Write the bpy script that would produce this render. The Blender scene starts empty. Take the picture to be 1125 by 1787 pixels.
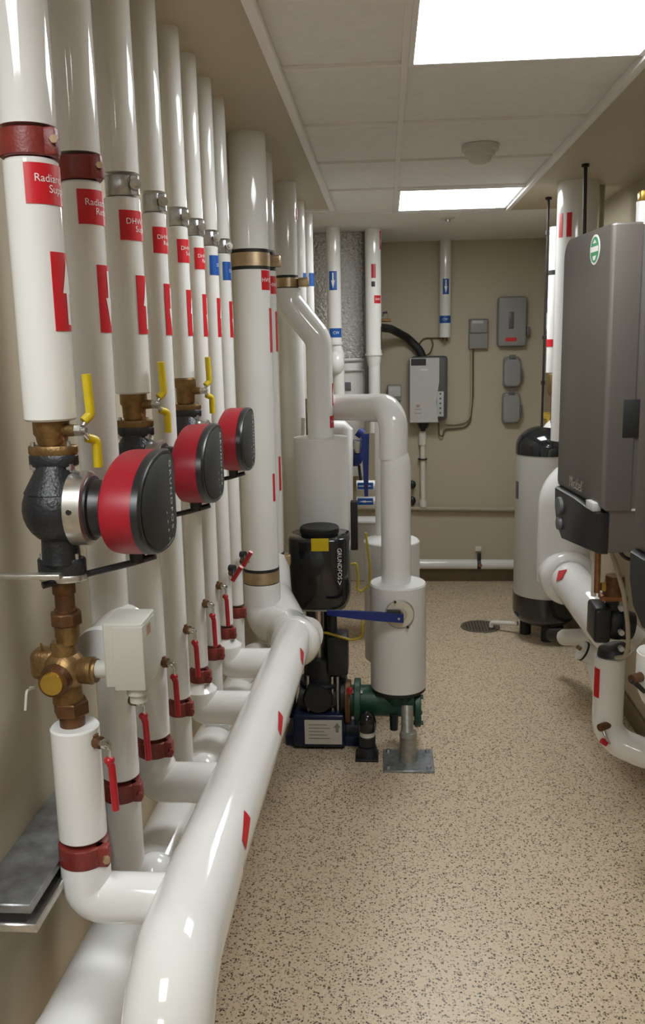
import bpy, bmesh, math, random
from mathutils import Vector as V, Matrix
random.seed(7)
sc = bpy.context.scene
COL = sc.collection
PI = math.pi

# ------------------------------------------------------------------ camera
F, CX, CY, CAMH, H = 1530., 562.5, 893.5, 1.775, 2.47
_Y = V((672 - CX, CY - 598, F)); _xv = 165.
_Z = -V((_xv, -(_xv * _Y[0] + F * F) / _Y[1], F))
_Y.normalize(); _Z.normalize()
_X = V((_Y[1] * _Z[2] - _Y[2] * _Z[1], _Y[2] * _Z[0] - _Y[0] * _Z[2], _Y[0] * _Z[1] - _Y[1] * _Z[0]))
if _X[0] < 0: _X = -_X
CAM = V((0, 0, CAMH))
def ray(u, v):
    d = V((u - CX, CY - v, F)); return V((_X.dot(d), _Y.dot(d), _Z.dot(d)))
def at(u, v, Y):                                   # the place seen at (u, v) that lies Y metres into the room
    d = ray(u, v); return CAM + d * (Y / d.y)
def atx(u, v, X):
    d = ray(u, v); return CAM + d * (X / d.x)
def atz(u, v, Z):
    d = ray(u, v); return CAM + d * ((Z - CAMH) / d.z)
cd = bpy.data.cameras.new('camera'); co = bpy.data.objects.new('camera', cd); COL.objects.link(co)
right = V((_X[0], _Y[0], _Z[0])); up = V((_X[1], _Y[1], _Z[1])); fwd = V((_X[2], _Y[2], _Z[2]))
co.matrix_world = Matrix(((right.x, up.x, -fwd.x, 0), (right.y, up.y, -fwd.y, 0), (right.z, up.z, -fwd.z, CAMH), (0, 0, 0, 1)))
cd.sensor_fit = 'VERTICAL'; cd.sensor_height = 36; cd.sensor_width = 36; cd.lens = 36 * F / 1787; cd.clip_start = .02
sc.camera = co

# ------------------------------------------------------------------ materials
def mat(name, col, rough=.5, metal=0., noise=0., nscale=40., bump=0., bscale=200., coat=0., emit=None, spec=.5):
    m = bpy.data.materials.new(name); m.use_nodes = True
    nt = m.node_tree; b = nt.nodes['Principled BSDF']
    b.inputs['Base Color'].default_value = (*col, 1); b.inputs['Roughness'].default_value = rough
    b.inputs['Metallic'].default_value = metal; b.inputs['Specular IOR Level'].default_value = spec
    if coat: b.inputs['Coat Weight'].default_value = coat; b.inputs['Coat Roughness'].default_value = .06
    if emit: b.inputs['Emission Color'].default_value = (*emit[0], 1); b.inputs['Emission Strength'].default_value = emit[1]
    tc = nt.nodes.new('ShaderNodeTexCoord')
    if noise:
        n = nt.nodes.new('ShaderNodeTexNoise'); n.inputs['Scale'].default_value = nscale; n.inputs['Detail'].default_value = 4
        nt.links.new(tc.outputs['Object'], n.inputs['Vector'])
        r = nt.nodes.new('ShaderNodeValToRGB')
        r.color_ramp.elements[0].color = (*[c * (1 - noise) for c in col], 1); r.color_ramp.elements[0].position = .3
        r.color_ramp.elements[1].color = (*[min(1, c * (1 + noise * .6)) for c in col], 1); r.color_ramp.elements[1].position = .7
        nt.links.new(n.outputs['Fac'], r.inputs['Fac']); nt.links.new(r.outputs['Color'], b.inputs['Base Color'])
    if bump:
        n = nt.nodes.new('ShaderNodeTexNoise'); n.inputs['Scale'].default_value = bscale; n.inputs['Detail'].default_value = 3
        nt.links.new(tc.outputs['Object'], n.inputs['Vector'])
        bp = nt.nodes.new('ShaderNodeBump'); bp.inputs['Strength'].default_value = bump; bp.inputs['Distance'].default_value = .03 if 'foil' in name else .01
        nt.links.new(n.outputs['Fac'], bp.inputs['Height']); nt.links.new(bp.outputs['Normal'], b.inputs['Normal'])
    return m
M = dict(
    pvc=mat('white_pvc_jacket', (.76, .76, .745), .075, noise=.03, nscale=6),
    pvc_matt=mat('white_matt_jacket', (.70, .695, .68), .40, noise=.03, nscale=6),
    wall=mat('beige_wall_paint', (.485, .425, .315), .55, noise=.03, nscale=3, bump=.04, bscale=260),
    base=mat('brown_baseboard', (.19, .145, .09), .5, noise=.08, nscale=12),
    tile=mat('ceiling_tile', (.78, .77, .76), .85, noise=.04, nscale=30, bump=.08, bscale=160),
    grid=mat('ceiling_grid_paint', (.80, .78, .76), .5),
    frame=mat('light_frame', (.8, .8, .8), .4),
    light=mat('light_diffuser', (.9, .9, .9), .5, emit=((.965, .995, 1.), 16.)),
    red=mat('red_label', (.56, .012, .022), .35, noise=.04),
    blue=mat('blue_label', (.008, .085, .36), .35, noise=.04),
    ink=mat('white_print', (.80, .78, .76), .4),
    black_ink=mat('black_print', (.02, .02, .02), .5),
    grey_ink=mat('grey_print', (.25, .25, .25), .5),
    orange_ink=mat('orange_print', (.42, .24, .17), .5),
    coupling=mat('oxide_red_iron', (.20, .026, .020), .42, noise=.25, nscale=30, bump=.1),
    zinc=mat('zinc_steel', (.50, .51, .52), .32, .9, noise=.25, nscale=60),
    cream=mat('cream_disc', (.62, .58, .47), .4),
    steel=mat('brushed_steel', (.62, .61, .58), .3, .9, noise=.1, nscale=80),
    chrome=mat('chrome', (.75, .75, .74), .15, 1.),
    bronze=mat('bronze_band', (.50, .37, .23), .38, .75, noise=.2, nscale=25),
    brass=mat('aged_brass', (.27, .165, .066), .42, .75, noise=.35, nscale=45, bump=.15),
    brass_dk=mat('dark_brass', (.17, .085, .04), .45, .7, noise=.35, nscale=45, bump=.15),
    gold=mat('bright_brass', (.62, .42, .08), .3, .8, noise=.15),
    copper=mat('copper_tube', (.36, .16, .08), .35, .8, noise=.2),
    rubber=mat('black_rubber', (.012, .012, .012), .6),
    black=mat('black_plastic', (.016, .016, .018), .36, noise=.1),
    gloss_black=mat('black_gloss_enamel', (.010, .011, .014), .12, coat=.4),
    iron=mat('black_cast_iron', (.016, .018, .022), .38, noise=.3, nscale=30, bump=.2),
    face=mat('pump_face', (.017, .018, .016), .6, noise=.15),
    pump_red=mat('pump_red_enamel', (.33, .006, .020), .42, noise=.08, nscale=8),
    yellow=mat('yellow_grip', (.58, .44, .01), .4, noise=.08),
    sticker=mat('yellow_sticker', (.58, .42, .0), .5),
    grip_red=mat('red_grip', (.42, .008, .018), .35, noise=.08),
    grip_blue=mat('blue_grip', (.010, .028, .19), .4, noise=.1),
    blue_iron=mat('navy_iron', (.006, .016, .055), .35, noise=.2, nscale=25),
    green_iron=mat('green_iron', (.008, .062, .035), .4, noise=.25, nscale=25, bump=.1),
    box_grey=mat('pale_grey_plastic', (.47, .47, .42), .45, noise=.03),
    cab=mat('grey_cabinet_enamel', (.142, .126, .112), .32, .35, noise=.03, nscale=5),
    cab_side=mat('grey_cabinet_side', (.145, .134, .124), .38, .3, noise=.03, nscale=5),
    console=mat('black_console', (.012, .012, .012), .35),
    panel=mat('grey_enclosure', (.27, .265, .26), .5, noise=.05, nscale=10),
    panel_dk=mat('dark_grey_enclosure', (.12, .12, .125), .5),
    hum=mat('light_grey_cover', (.52, .51, .50), .45, noise=.03),
    hum_dk=mat('dark_grey_cover', (.09, .09, .098), .4),
    keypad=mat('pale_keypad', (.48, .52, .53), .4),
    tank=mat('silver_tank_enamel', (.50, .49, .46), .33, .25, noise=.04, nscale=6),
    foil=mat('foil_insulation', (.78, .78, .77), .24, .55, noise=.15, nscale=60, bump=1., bscale=60),
    duct=mat('galvanised_duct', (.58, .57, .545), .4, .35, noise=.08, nscale=12),
    duct_edge=mat('duct_edge', (.20, .21, .22), .35, .7),
    galv=mat('galvanised_strut', (.30, .31, .32), .42, .7, noise=.35, nscale=35),
    plate=mat('galvanised_plate', (.36, .39, .41), .42, .7, noise=.3, nscale=40),
    pipe_grey=mat('grey_steel_pipe', (.36, .35, .32), .38, .5, noise=.2, nscale=40),
    cable=mat('grey_cable', (.38, .33, .25), .5),
    wire_y=mat('yellow_wire', (.50, .38, .03), .45),
    wire_b=mat('brown_wire', (.12, .075, .04), .5),
    conduit=mat('painted_conduit', (.40, .355, .27), .5),
    white_pipe=mat('white_plastic_pipe', (.72, .69, .63), .35, noise=.03),
    rod=mat('dark_threaded_rod', (.035, .028, .026), .45, .5),
    grate=mat('drain_grate', (.21, .18, .15), .4, .6, noise=.2),
    pit=mat('drain_pit', (.02, .018, .015), .8),
    smoke=mat('detector_plastic', (.58, .55, .52), .5),
    green=mat('green_sticker', (.05, .30, .13), .4),
    paper=mat('white_label_paper', (.62, .60, .56), .5, noise=.03),
    red_tag=mat('red_tag', (.62, .02, .02), .4),
)
# speckled epoxy floor
m = bpy.data.materials.new('speckled_floor'); m.use_nodes = True; nt = m.node_tree; b = nt.nodes['Principled BSDF']
b.inputs['Roughness'].default_value = .36
tc = nt.nodes.new('ShaderNodeTexCoord')
def chips(scale, rnd, size, seed):
    mp = nt.nodes.new('ShaderNodeMapping'); mp.inputs['Location'].default_value = (seed, seed * 1.7, 0)
    nt.links.new(tc.outputs['Object'], mp.inputs['Vector'])
    nz = nt.nodes.new('ShaderNodeTexNoise'); nz.inputs['Scale'].default_value = scale * .9
    nt.links.new(mp.outputs[0], nz.inputs['Vector'])
    mx = nt.nodes.new('ShaderNodeMix'); mx.data_type = 'VECTOR'; mx.inputs['Factor'].default_value = .012 * 110 / scale
    nt.links.new(mp.outputs[0], mx.inputs[4]); nt.links.new(nz.outputs['Color'], mx.inputs[5])
    vo = nt.nodes.new('ShaderNodeTexVoronoi'); vo.inputs['Scale'].default_value = scale
    nt.links.new(mx.outputs[1], vo.inputs['Vector'])
    sp = nt.nodes.new('ShaderNodeSeparateColor'); nt.links.new(vo.outputs['Color'], sp.inputs[0])
    a = nt.nodes.new('ShaderNodeMath'); a.operation = 'LESS_THAN'; a.inputs[1].default_value = rnd
    nt.links.new(sp.outputs[0], a.inputs[0])
    d = nt.nodes.new('ShaderNodeMath'); d.operation = 'LESS_THAN'; d.inputs[1].default_value = size
    nt.links.new(vo.outputs['Distance'], d.inputs[0])
    e = nt.nodes.new('ShaderNodeMath'); e.operation = 'MULTIPLY'
    nt.links.new(a.outputs[0], e.inputs[0]); nt.links.new(d.outputs[0], e.inputs[1]); return e
def mixc(f, c1, c2):
    x = nt.nodes.new('ShaderNodeMix'); x.data_type = 'RGBA'
    if isinstance(c1, tuple): x.inputs[6].default_value = (*c1, 1)
    else: nt.links.new(c1, x.inputs[6])
    x.inputs[7].default_value = (*c2, 1)
    nt.links.new(f, x.inputs[0]); return x.outputs[2]
nz = nt.nodes.new('ShaderNodeTexNoise'); nz.inputs['Scale'].default_value = 90; nt.links.new(tc.outputs['Object'], nz.inputs['Vector'])
c = mixc(nz.outputs['Fac'], (.72, .59, .425), (.60, .485, .345))
c = mixc(chips(150, .36, .46, 0.).outputs[0], c, (.38, .285, .19))
c = mixc(chips(125, .22, .44, 3.1).outputs[0], c, (.13, .092, .06))
c = mixc(chips(140, .14, .44, 7.7).outputs[0], c, (.05, .036, .026))
c = mixc(chips(140, .10, .42, 5.3).outputs[0], c, (.74, .64, .50))
nt.links.new(c, b.inputs['Base Color'])
M['floor'] = m

# ------------------------------------------------------------------ mesh building
def basis(d):
    d = d.normalized(); a = V((0, 0, 1)) if abs(d.z) < .9 else V((0, 1, 0))
    x = a.cross(d).normalized(); return x, d.cross(x).normalized(), d
class MB:
    def __init__(s): s.bm = bmesh.new()
    def ring(s, c, x, y, r, n): return [s.bm.verts.new(c + (x * math.cos(2 * PI * i / n) + y * math.sin(2 * PI * i / n)) * r) for i in range(n)]
    def bridge(s, a, b):
        n = len(a)
        for i in range(n): s.bm.faces.new((a[i], a[(i + 1) % n], b[(i + 1) % n], b[i]))
    def lathe(s, prof, o=(0, 0, 0), d=(0, 0, 1), n=32, close=True):      # prof: (radius, height along d)
        o, d = V(o), V(d); x, y, d = basis(d); rs = []
        for r, h in prof: rs.append(s.ring(o + d * h, x, y, max(r, .0004), n))
        for a, b in zip(rs, rs[1:]): s.bridge(a, b)
        if close: s.bm.faces.new(rs[0][::-1]); s.bm.faces.new(rs[-1])
        return s
    def cyl(s, a, b, r, r2=None, n=28, bev=0.):
        a, b = V(a), V(b); L = (b - a).length; r2 = r if r2 is None else r2
        if bev: return s.lathe([(r - bev, 0), (r, bev), (r2, L - bev), (r2 - bev, L)], a, b - a, n)
        return s.lathe([(r, 0), (r2, L)], a, b - a, n)
    def tube(s, pts, r, bend=.05, n=24, steps=8, taper=None, head=()):
        pts = [V(p) for p in pts]; path = [(pts[0], None)]
        P = [pts[0]]
        for i in range(1, len(pts) - 1):
            p, q, w = pts[i - 1], pts[i], pts[i + 1]
            d0 = (q - p).normalized(); d1 = (w - q).normalized(); th = d0.angle(d1, 0)
            if th < .02: P.append(q); continue
            t = min(bend * math.tan(th / 2), (q - p).length * .49, (w - q).length * .49); R = t / math.tan(th / 2)
            nrm = (d1 - d0 * d0.dot(d1)).normalized(); cen = q - d0 * t + nrm * R
            for k in range(steps + 1):
                a = th * k / steps; P.append(cen - nrm * R * math.cos(a) + d0 * R * math.sin(a))
        P.append(pts[-1])
        Q = [P[0]]
        for p in P[1:]:
            if (p - Q[-1]).length > 1e-5: Q.append(p)
        P = Q
        x, y, d = basis(P[1] - P[0]); rs = []
        for i, p in enumerate(P):
            t = (P[min(i + 1, len(P) - 1)] - P[max(i - 1, 0)]).normalized()
            x = (x - t * x.dot(t)).normalized(); y = t.cross(x)
            rs.append(s.ring(p, x, y, r, n))
        for off, k in taper or ():
            rs.append(s.ring(P[-1] + t * off, x, y, r * k, n))
        x, y, d = basis(P[1] - P[0])
        rs = [s.ring(P[0] - d * off, x, y, r * k, n) for off, k in head] + rs
        for a, b in zip(rs, rs[1:]): s.bridge(a, b)
        s.bm.faces.new(rs[0][::-1]); s.bm.faces.new(rs[-1]); return s
    def box(s, lo, hi, bev=0., seg=2, rot=None):
        lo, hi = V(lo), V(hi); c = (lo + hi) / 2; sz = hi - lo
        g = bmesh.ops.create_cube(s.bm, size=1, matrix=Matrix.Diagonal((abs(sz.x), abs(sz.y), abs(sz.z), 1)))
        vs = g['verts']
        if bev:
            es = list({e for v in vs for e in v.link_edges})
            r = bmesh.ops.bevel(s.bm, geom=es, offset=bev, segments=seg, affect='EDGES', profile=.5)
            vs = list({v for f in r['faces'] for v in f.verts} | {v for v in vs if v.is_valid})
        for v in vs:
            if rot is not None: v.co = rot @ v.co
            v.co += c
        return s
    def ball(s, c, r, sc_=(1, 1, 1), n=24):
        g = bmesh.ops.create_uvsphere(s.bm, u_segments=n, v_segments=n // 2, radius=r)
        for v in g['verts']: v.co = V((v.co.x * sc_[0], v.co.y * sc_[1], v.co.z * sc_[2])) + V(c)
        return s
    def prism(s, outline, O, ux, uy, nrm, levels):                        # levels: (offset along nrm, scale about the middle)
        O, ux, uy, nrm = V(O), V(ux), V(uy), V(nrm)
        cx = sum(p[0] for p in outline) / len(outline); cy = sum(p[1] for p in outline) / len(outline); rs = []
        for off, k in levels:
            rs.append([s.bm.verts.new(O + ux * (cx + (p[0] - cx) * k) + uy * (cy + (p[1] - cy) * k) + nrm * off) for p in outline])
        for a, b in zip(rs, rs[1:]): s.bridge(a, b)
        s.bm.faces.new(rs[0][::-1]); s.bm.faces.new(rs[-1]); return s
    def patch(s, c, r, a0, a1, z0, z1, t=.0012, n=20):                    # a label wrapped round a vertical pipe
        c = V(c); g = []
        for rr in (r - .001, r + t):
            for z in (z0, z1): g.append([s.bm.verts.new(V((c.x + rr * math.cos(a0 + (a1 - a0) * i / n), c.y + rr * math.sin(a0 + (a1 - a0) * i / n), z))) for i in range(n + 1)])
        i0, i1, o0, o1 = g
        for i in range(n):
            s.bm.faces.new((o0[i], o0[i + 1], o1[i + 1], o1[i])); s.bm.faces.new((o1[i], o1[i + 1], i1[i + 1], i1[i])); s.bm.faces.new((i0[i], i0[i + 1], o0[i + 1], o0[i]))
        s.bm.faces.new((i0[0], o0[0], o1[0], i1[0])); s.bm.faces.new((o0[n], i0[n], i1[n], o1[n])); return s
    def flat(s, polys, fn):                                               # 2-D polygons placed by fn(x, y)
        for verts, faces in polys:
            vs = [s.bm.verts.new(fn(x, y)) for x, y in verts]
            for f in faces:
                try: s.bm.faces.new([vs[i] for i in f])
                except ValueError: pass
        return s
def text2d(t, size, align='CENTER', space=1.):
    cu = bpy.data.curves.new('t', 'FONT'); cu.body = t; cu.size = size; cu.align_x = align; cu.align_y = 'CENTER'; cu.resolution_u = 3; cu.space_character = space
    o = bpy.data.objects.new('t', cu); COL.objects.link(o)
    dg = bpy.context.evaluated_depsgraph_get(); me = o.evaluated_get(dg).to_mesh()
    vs = [(v.co.x, v.co.y) for v in me.vertices]; fs = [tuple(p.vertices) for p in me.polygons]
    o.evaluated_get(dg).to_mesh_clear(); bpy.data.objects.remove(o); bpy.data.curves.remove(cu)
    return (vs, fs)
def plane(O, ux, uy, off=0.):
    O, ux, uy = V(O), V(ux).normalized(), V(uy).normalized(); n = ux.cross(uy)
    return lambda x, y: O + ux * x + uy * y + n * off
def wrap(c, r, a, z):                                                     # onto a vertical pipe, centred at angle a, height z
    return lambda x, y: V((c[0] + r * math.cos(a + x / r), c[1] + r * math.sin(a + x / r), z + y))
def arrow(w, h, flip=False, n=12):                                      # cut into narrow columns so that it can bend round a pipe
    k = -1 if flip else 1; vs, fs = [], []
    def strip(x0, x1, lo, hi, m):
        for i in range(m):
            xa, xb = x0 + (x1 - x0) * i / m, x0 + (x1 - x0) * (i + 1) / m; j = len(vs)
            vs.extend([(xa * w, lo(xa) * h * k), (xb * w, lo(xb) * h * k), (xb * w, hi(xb) * h * k), (xa * w, hi(xa) * h * k)]); fs.append((j, j + 1, j + 2, j + 3))
    strip(-.34, .34, lambda x: -.02, lambda x: -.015 + .515 * (1 - abs(x) / .34), n)
    strip(-.13, .13, lambda x: -.5, lambda x: -.02, n // 2)
    return (vs, fs)

def rrect(x0, x1, z0, z1, r, n=6):
    P = []
    for cx_, cz_, a0 in ((x1 - r, z1 - r, 0), (x0 + r, z1 - r, PI / 2), (x0 + r, z0 + r, PI), (x1 - r, z0 + r, 1.5 * PI)):
        for k in range(n + 1): P.append((cx_ + r * math.cos(a0 + PI / 2 * k / n), cz_ + r * math.sin(a0 + PI / 2 * k / n)))
    return P
def mesh_obj(name, mb, m, loc=V((0, 0, 0)), parent=None):
    bm = mb.bm; bmesh.ops.recalc_face_normals(bm, faces=bm.faces)
    loc = V(loc)
    for v in bm.verts: v.co -= loc
    me = bpy.data.meshes.new(name); bm.to_mesh(me); bm.free()
    for p in me.polygons: p.use_smooth = True
    me.set_sharp_from_angle(angle=math.radians(38))
    me.materials.append(M[m]); o = bpy.data.objects.new(name, me); COL.objects.link(o)
    if parent: o.parent = parent
    else: o.location = loc
    return o
def tag(o, label, cat, group=None, kind=None):
    if label: o['label'] = label
    if cat: o['category'] = cat
    if group: o['group'] = group
    if kind: o['kind'] = kind
    return o
class Thing:
    def __init__(s, name, label, cat, loc, group=None):
        s.loc = V(loc); s.o = bpy.data.objects.new(name, None); COL.objects.link(s.o); s.o.location = s.loc
        s.o.empty_display_size = .05; tag(s.o, label, cat, group)
    def part(s, name, mb, m, parent=None, label=None):
        o = mesh_obj(name, mb, m, s.loc, parent or s.o)
        if label: o['label'] = label
        return o
def single(name, label, cat, mb, m, loc, group=None): return tag(mesh_obj(name, mb, m, loc), label, cat, group)
def struct(name, mb, m, parent=None):
    o = mesh_obj(name, mb, m, parent=parent)
    if not parent: o['kind'] = 'structure'
    return o
def copy_thing(root, delta, label, scale=None):
    r = root.copy(); COL.objects.link(r); r.location = root.location + V(delta); r['label'] = label
    if scale: r.scale = (scale,) * 3
    for ch in root.children:
        c_ = ch.copy(); COL.objects.link(c_); c_.parent = r
        for g in ch.children:
            d = g.copy(); COL.objects.link(d); d.parent = c_
    return r

# ------------------------------------------------------------------ room
XL, XR, YB, YF = -.60, 1.14, 6.46, -1.9
XA, YA0 = -1.75, .98                                          # the room is wider at the viewer's end
struct('floor', MB().box((XA - .1, YF - .1, -.1), (XR + .1, YB + .1, 0)), 'floor')
struct('wall_left', MB().box((XA, YA0, 0), (XL, YB, H)), 'wall')
struct('wall_side', MB().box((XA - .1, YF, 0), (XA, YB, H)), 'wall')
struct('wall_right', MB().box((XR, YF, 0), (XR + .1, YB, H)), 'wall')
struct('wall_back', MB().box((XL - .1, YB, 0), (XR + .1, YB + .1, H)), 'wall')
struct('wall_front', MB().box((XA - .1, YF - .1, 0), (XR + .1, YF, H)), 'wall')
ceil = struct('ceiling', MB().box((XA - .1, YF - .1, H + .012), (XR + .1, YB + .1, H + .1)), 'tile')
# painted borders of the suspended ceiling
struct('border', MB().box((XL, .78, H), (-.285, 4.80, H + .03)), 'wall', ceil)
struct('border', MB().box((.672, YF, H), (XR, 5.06, H + .03)), 'wall', ceil)
struct('border', MB().box((XL, 5.06, H), (XR, YB, H + .03)), 'tile', ceil)
rows = [-1.28, -.67, -.06, .565, 1.18, 1.805, 2.435, 3.06, 3.665, 4.30, 4.965]
for y in rows:
    struct('grid_bar', MB().box((XA if y < .7 else -.285 if y < 4.8 else XL, y - .008, H + .002), (.672, y + .008, H + .0125), .001, 1), 'grid', ceil)
struct('grid_bar', MB().box((.045, YF, H + .001), (.063, 5.06, H + .0125), .001, 1), 'grid', ceil)
struct('trim_1', MB().box((-.287, .78, H - .012), (-.262, 4.80, H + .012), .002), 'grid')
struct('trim_2', MB().box((.650, YF, H - .012), (.674, 5.06, H + .012), .002), 'grid')
struct('trim_3', MB().box((XL, 4.79, H - .012), (-.262, 4.815, H + .012), .002), 'grid')
struct('baseboard_back', MB().box((XL, YB - .012, 0), (XR, YB, .105), .003), 'base')
struct('baseboard_left', MB().box((XL, YA0, 0), (XL + .012, YB, .105), .003), 'base')
struct('baseboard_right', MB().box((XR - .012, YF, 0), (XR, YB, .105), .003), 'base')

def ceiling_light(y0, y1, label, x0=.063, x1=.650):
    t = Thing('ceiling_light', label, 'light', ((x0 + x1) / 2, (y0 + y1) / 2, H), 'square ceiling light panels')
    f = .014
    mb = MB()
    for lo, hi in (((x0, y0), (x0 + f, y1)), ((x1 - f, y0), (x1, y1)), ((x0 + f, y0), (x1 - f, y0 + f)), ((x0 + f, y1 - f), (x1 - f, y1))):
        mb.box((*lo, H - .003), (*hi, H + .012), .001, 1)
    t.part('frame', mb, 'frame')
    t.part('diffuser', MB().box((x0 + f, y0 + f, H + .001), (x1 - f, y1 - f, H + .01)), 'light')
ceiling_light(-.045, .55, 'square white ceiling light panel overhead left of the viewer', -.83, -.24)
ceiling_light(-1.265, -.685, 'square white light panel added behind the viewer for brightness', -.83, -.24)  # extra panel out of view, added only to brighten the room
ceiling_light(1.813, 2.427, 'large bright square light panel nearest in the ceiling')
ceiling_light(4.31, 4.955, 'smaller looking bright light panel farther down the ceiling')

t = Thing('smoke_detector', 'round white smoke detector on the ceiling before the far light', 'smoke detector', (.352, 3.45, H))
t.part('base', MB().cyl((.352, 3.45, H - .012), (.352, 3.45, H + .012), .068, bev=.003), 'smoke')
t.part('sensing_head', MB().lathe([(.058, 0), (.055, -.012), (.044, -.018), (.040, -.034), (.024, -.042)], (.352, 3.45, H - .012), (0, 0, 1)), 'smoke')
p = atz(781, 380, H)
t = Thing('ceiling_sprinkler', 'small round sprinkler plate on the ceiling behind the far light', 'sprinkler', p)
t.part('escutcheon', MB().cyl(p, p - V((0, 0, .007)), .045, .038), 'smoke'); t.part('deflector', MB().cyl(p - V((0, 0, .007)), p - V((0, 0, .022)), .016), 'zinc')

# ------------------------------------------------------------------ the row of risers on the left wall
RX = -.477
RY = [1.224, 1.425, 1.645, 1.870, 2.085, 2.270, 2.465, 2.660]
RR = [.0368, .0325, .0335, .0255, .0235, .0225, .022, .022]
ZT = [2.046, 2.052, 2.062, 2.067, 2.067, 2.067, 2.063, 2.062]                                                    # top coupling
ZBC = [1.003, 1.000, .975, .962, .955, .948, .940, .942]       # bottom coupling
NAMES = ['Radiant\nSupply', 'Radiant\nReturn', 'DHW\nSupply', 'DHW\nReturn', 'DHW\nSupply', 'DHW\nReturn', 'DCW', 'DCW']
def header_z(y): return .92 - .062 * (y - 1.224)
HX = -.306
RL = ['thickest white riser nearest the viewer with red label Radiant Supply',
      'white riser with red label Radiant Return, second from the viewer',
      'white riser behind the nearest red pump, third from the viewer',
      'thin white riser crossed by the nearest red pump, fourth from the viewer',
      'white riser above the middle red pump, fifth from the viewer',
      'white riser with red label beside the first blue label, sixth in the row',
      'white riser carrying the first blue label, seventh in the row',
      'white riser carrying the second blue label, last of the thin row']
def coupling(t, c, r, z, kind, hgt=.036):
    if kind == 'red':
        mb = MB().lathe([(r * .98, -hgt / 2), (r * 1.05, -hgt / 2 + .002), (r * 1.06, 0), (r * 1.05, hgt / 2 - .002), (r * .98, hgt / 2)], (c[0], c[1], z), n=36)
        a = math.radians(-22); d = V((math.cos(a), math.sin(a), 0)); q = V((c[0], c[1], z)) + d * r * 1.05
        mb.box(q - V((.014, .010, hgt / 2)), q + V((.010, .010, hgt / 2)), .004, 2)
        for s_ in (1, -1):
            q2 = V((c[0], c[1], z)) + V((-math.sin(a), math.cos(a), 0)) * 0 - d * r * 1.0
        k = t.part('coupling', mb, 'coupling')
        q += V((.006, -.008, 0))
        t.part('bolt', MB().cyl(q, q + V((.004, -.010, 0)), .0055, n=6), 'bronze' if z > 1.5 or c[1] < 1.3 else 'coupling', k)
    else:
        mb = MB().lathe([(r * .8, -hgt / 2), (r * .84, -hgt / 2 + .002), (r * .84, hgt / 2 - .002), (r * .8, hgt / 2)], (c[0], c[1], z), n=32)
        q = V((c[0], c[1], z)) + V((r * .86, -r * .34, 0))
        mb.box(q - V((.007, .006, hgt / 2)), q + V((.008, .006, hgt / 2)), .002, 1)
        k = t.part('pipe_clamp', mb, 'zinc')
        q += V((.002, -.005, 0))
        mb = MB().cyl(q - V((0, 0, 0)), q + V((.004, -.009, 0)), .010, n=16).cyl(q + V((.004, -.009, 0)), q + V((.006, -.014, 0)), .0055, n=6)
        t.part('bolt', mb, 'steel', k)
def name_label(t, c, r, m, text, z0=1.966, z1=2.018, half=1.46, ang=0., size=.0185, starts=None):
    lb = t.part('name_label', MB().patch(c, r, ang - half, ang + half, z0, z1), m, label=('blue' if m == 'blue' else 'red') + ' printed name label')
    mb = MB(); lines = text.split('\n'); zz = (z0 + z1) / 2
    for k, ln in enumerate(lines):
        dz = (len(lines) - 1) * .5 * size * .92 - k * size * .92
        mb.flat([text2d(ln, size, 'LEFT' if starts else 'CENTER')], wrap(c, r + .0018, starts[k] if starts else ang, zz + dz))
    t.part('lettering', mb, 'ink', lb)
def arrow_label(t, c, r, m, z0, z1, half=.75, ang=0., flip=False, aw=.05):
    lb = t.part('flow_label', MB().patch(c, r, ang - half, ang + half, z0, z1), m, label=('blue' if m == 'blue' else 'red') + ' flow direction label')
    if aw: t.part('flow_arrow', MB().flat([arrow(aw, (z1 - z0) * .84, flip)], wrap(c, r + .0018, ang, (z0 + z1) / 2)), 'ink', lb)
PIPE_GROUP = 'white insulated risers along the left wall'
ZP = 1.548                                                     # pump axis height
for i in range(8):
    c = (RX, RY[i]); r = RR[i]; ZTC = ZT[i]; t = Thing('riser_pipe', RL[i], 'pipe', (RX, RY[i], ZBC[i]), PIPE_GROUP)
    t.part('upper_jacket', MB().cyl((*c, ZTC + .022), (*c, H), r * 1.02, n=40), 'pvc')
    coupling(t, c, r, ZTC, 'red' if i < 2 else 'zinc')
    odd = i in (0, 2, 4)
    zlo = {0: 1.676, 2: 1.690, 4: 1.700}.get(i, ZBC[i] + .024)
    t.part('jacket', MB().cyl((*c, zlo), (*c, ZTC - .02), r, n=40, bev=.003), 'pvc')
    lab = 'blue' if i > 5 else 'red'
    name_label(t, c, r, lab, NAMES[i], size=.0145 if i < 3 else .0125, starts=(-1.13, -.62) if i < 6 else (-.62,))
    arrow_label(t, c, r, 'red', 1.800, 1.905, flip=i % 2 == 1, aw=.037 * r / .0368)
    if odd:
        ztop = {0: 1.212, 2: 1.41, 4: 1.41}[i]
        t.part('lower_jacket', MB().cyl((*c, ZBC[i] + .024), (*c, ztop), r, n=40, bev=.003), 'pvc')
    coupling(t, c, r, ZBC[i], 'red', .034)
    if i in (0, 2, 4, 6):
        zl = header_z(RY[i]); rl = {0: .0385, 2: .041, 4: .043, 6: .045}[i]
        t.part('elbow', MB().tube([(*c, ZBC[i] - .042 if i else ZBC[i] - .022), (c[0], c[1], zl), (HX - .03, c[1], zl)], rl, bend=.062 if i < 3 else .055, n=36, steps=12, head=[(.030, r / rl), (.022, r / rl), (.012, (1 + r / rl) / 2), (.004, .99)] if i else [(.010, .95)]), 'pvc')
    else:
        t.part('tail_jacket', MB().cyl((*c, .80 - .06 * (RY[i] - 1.2)), (*c, ZBC[i] - .016), r * .97, n=36), 'pvc_matt')

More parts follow.
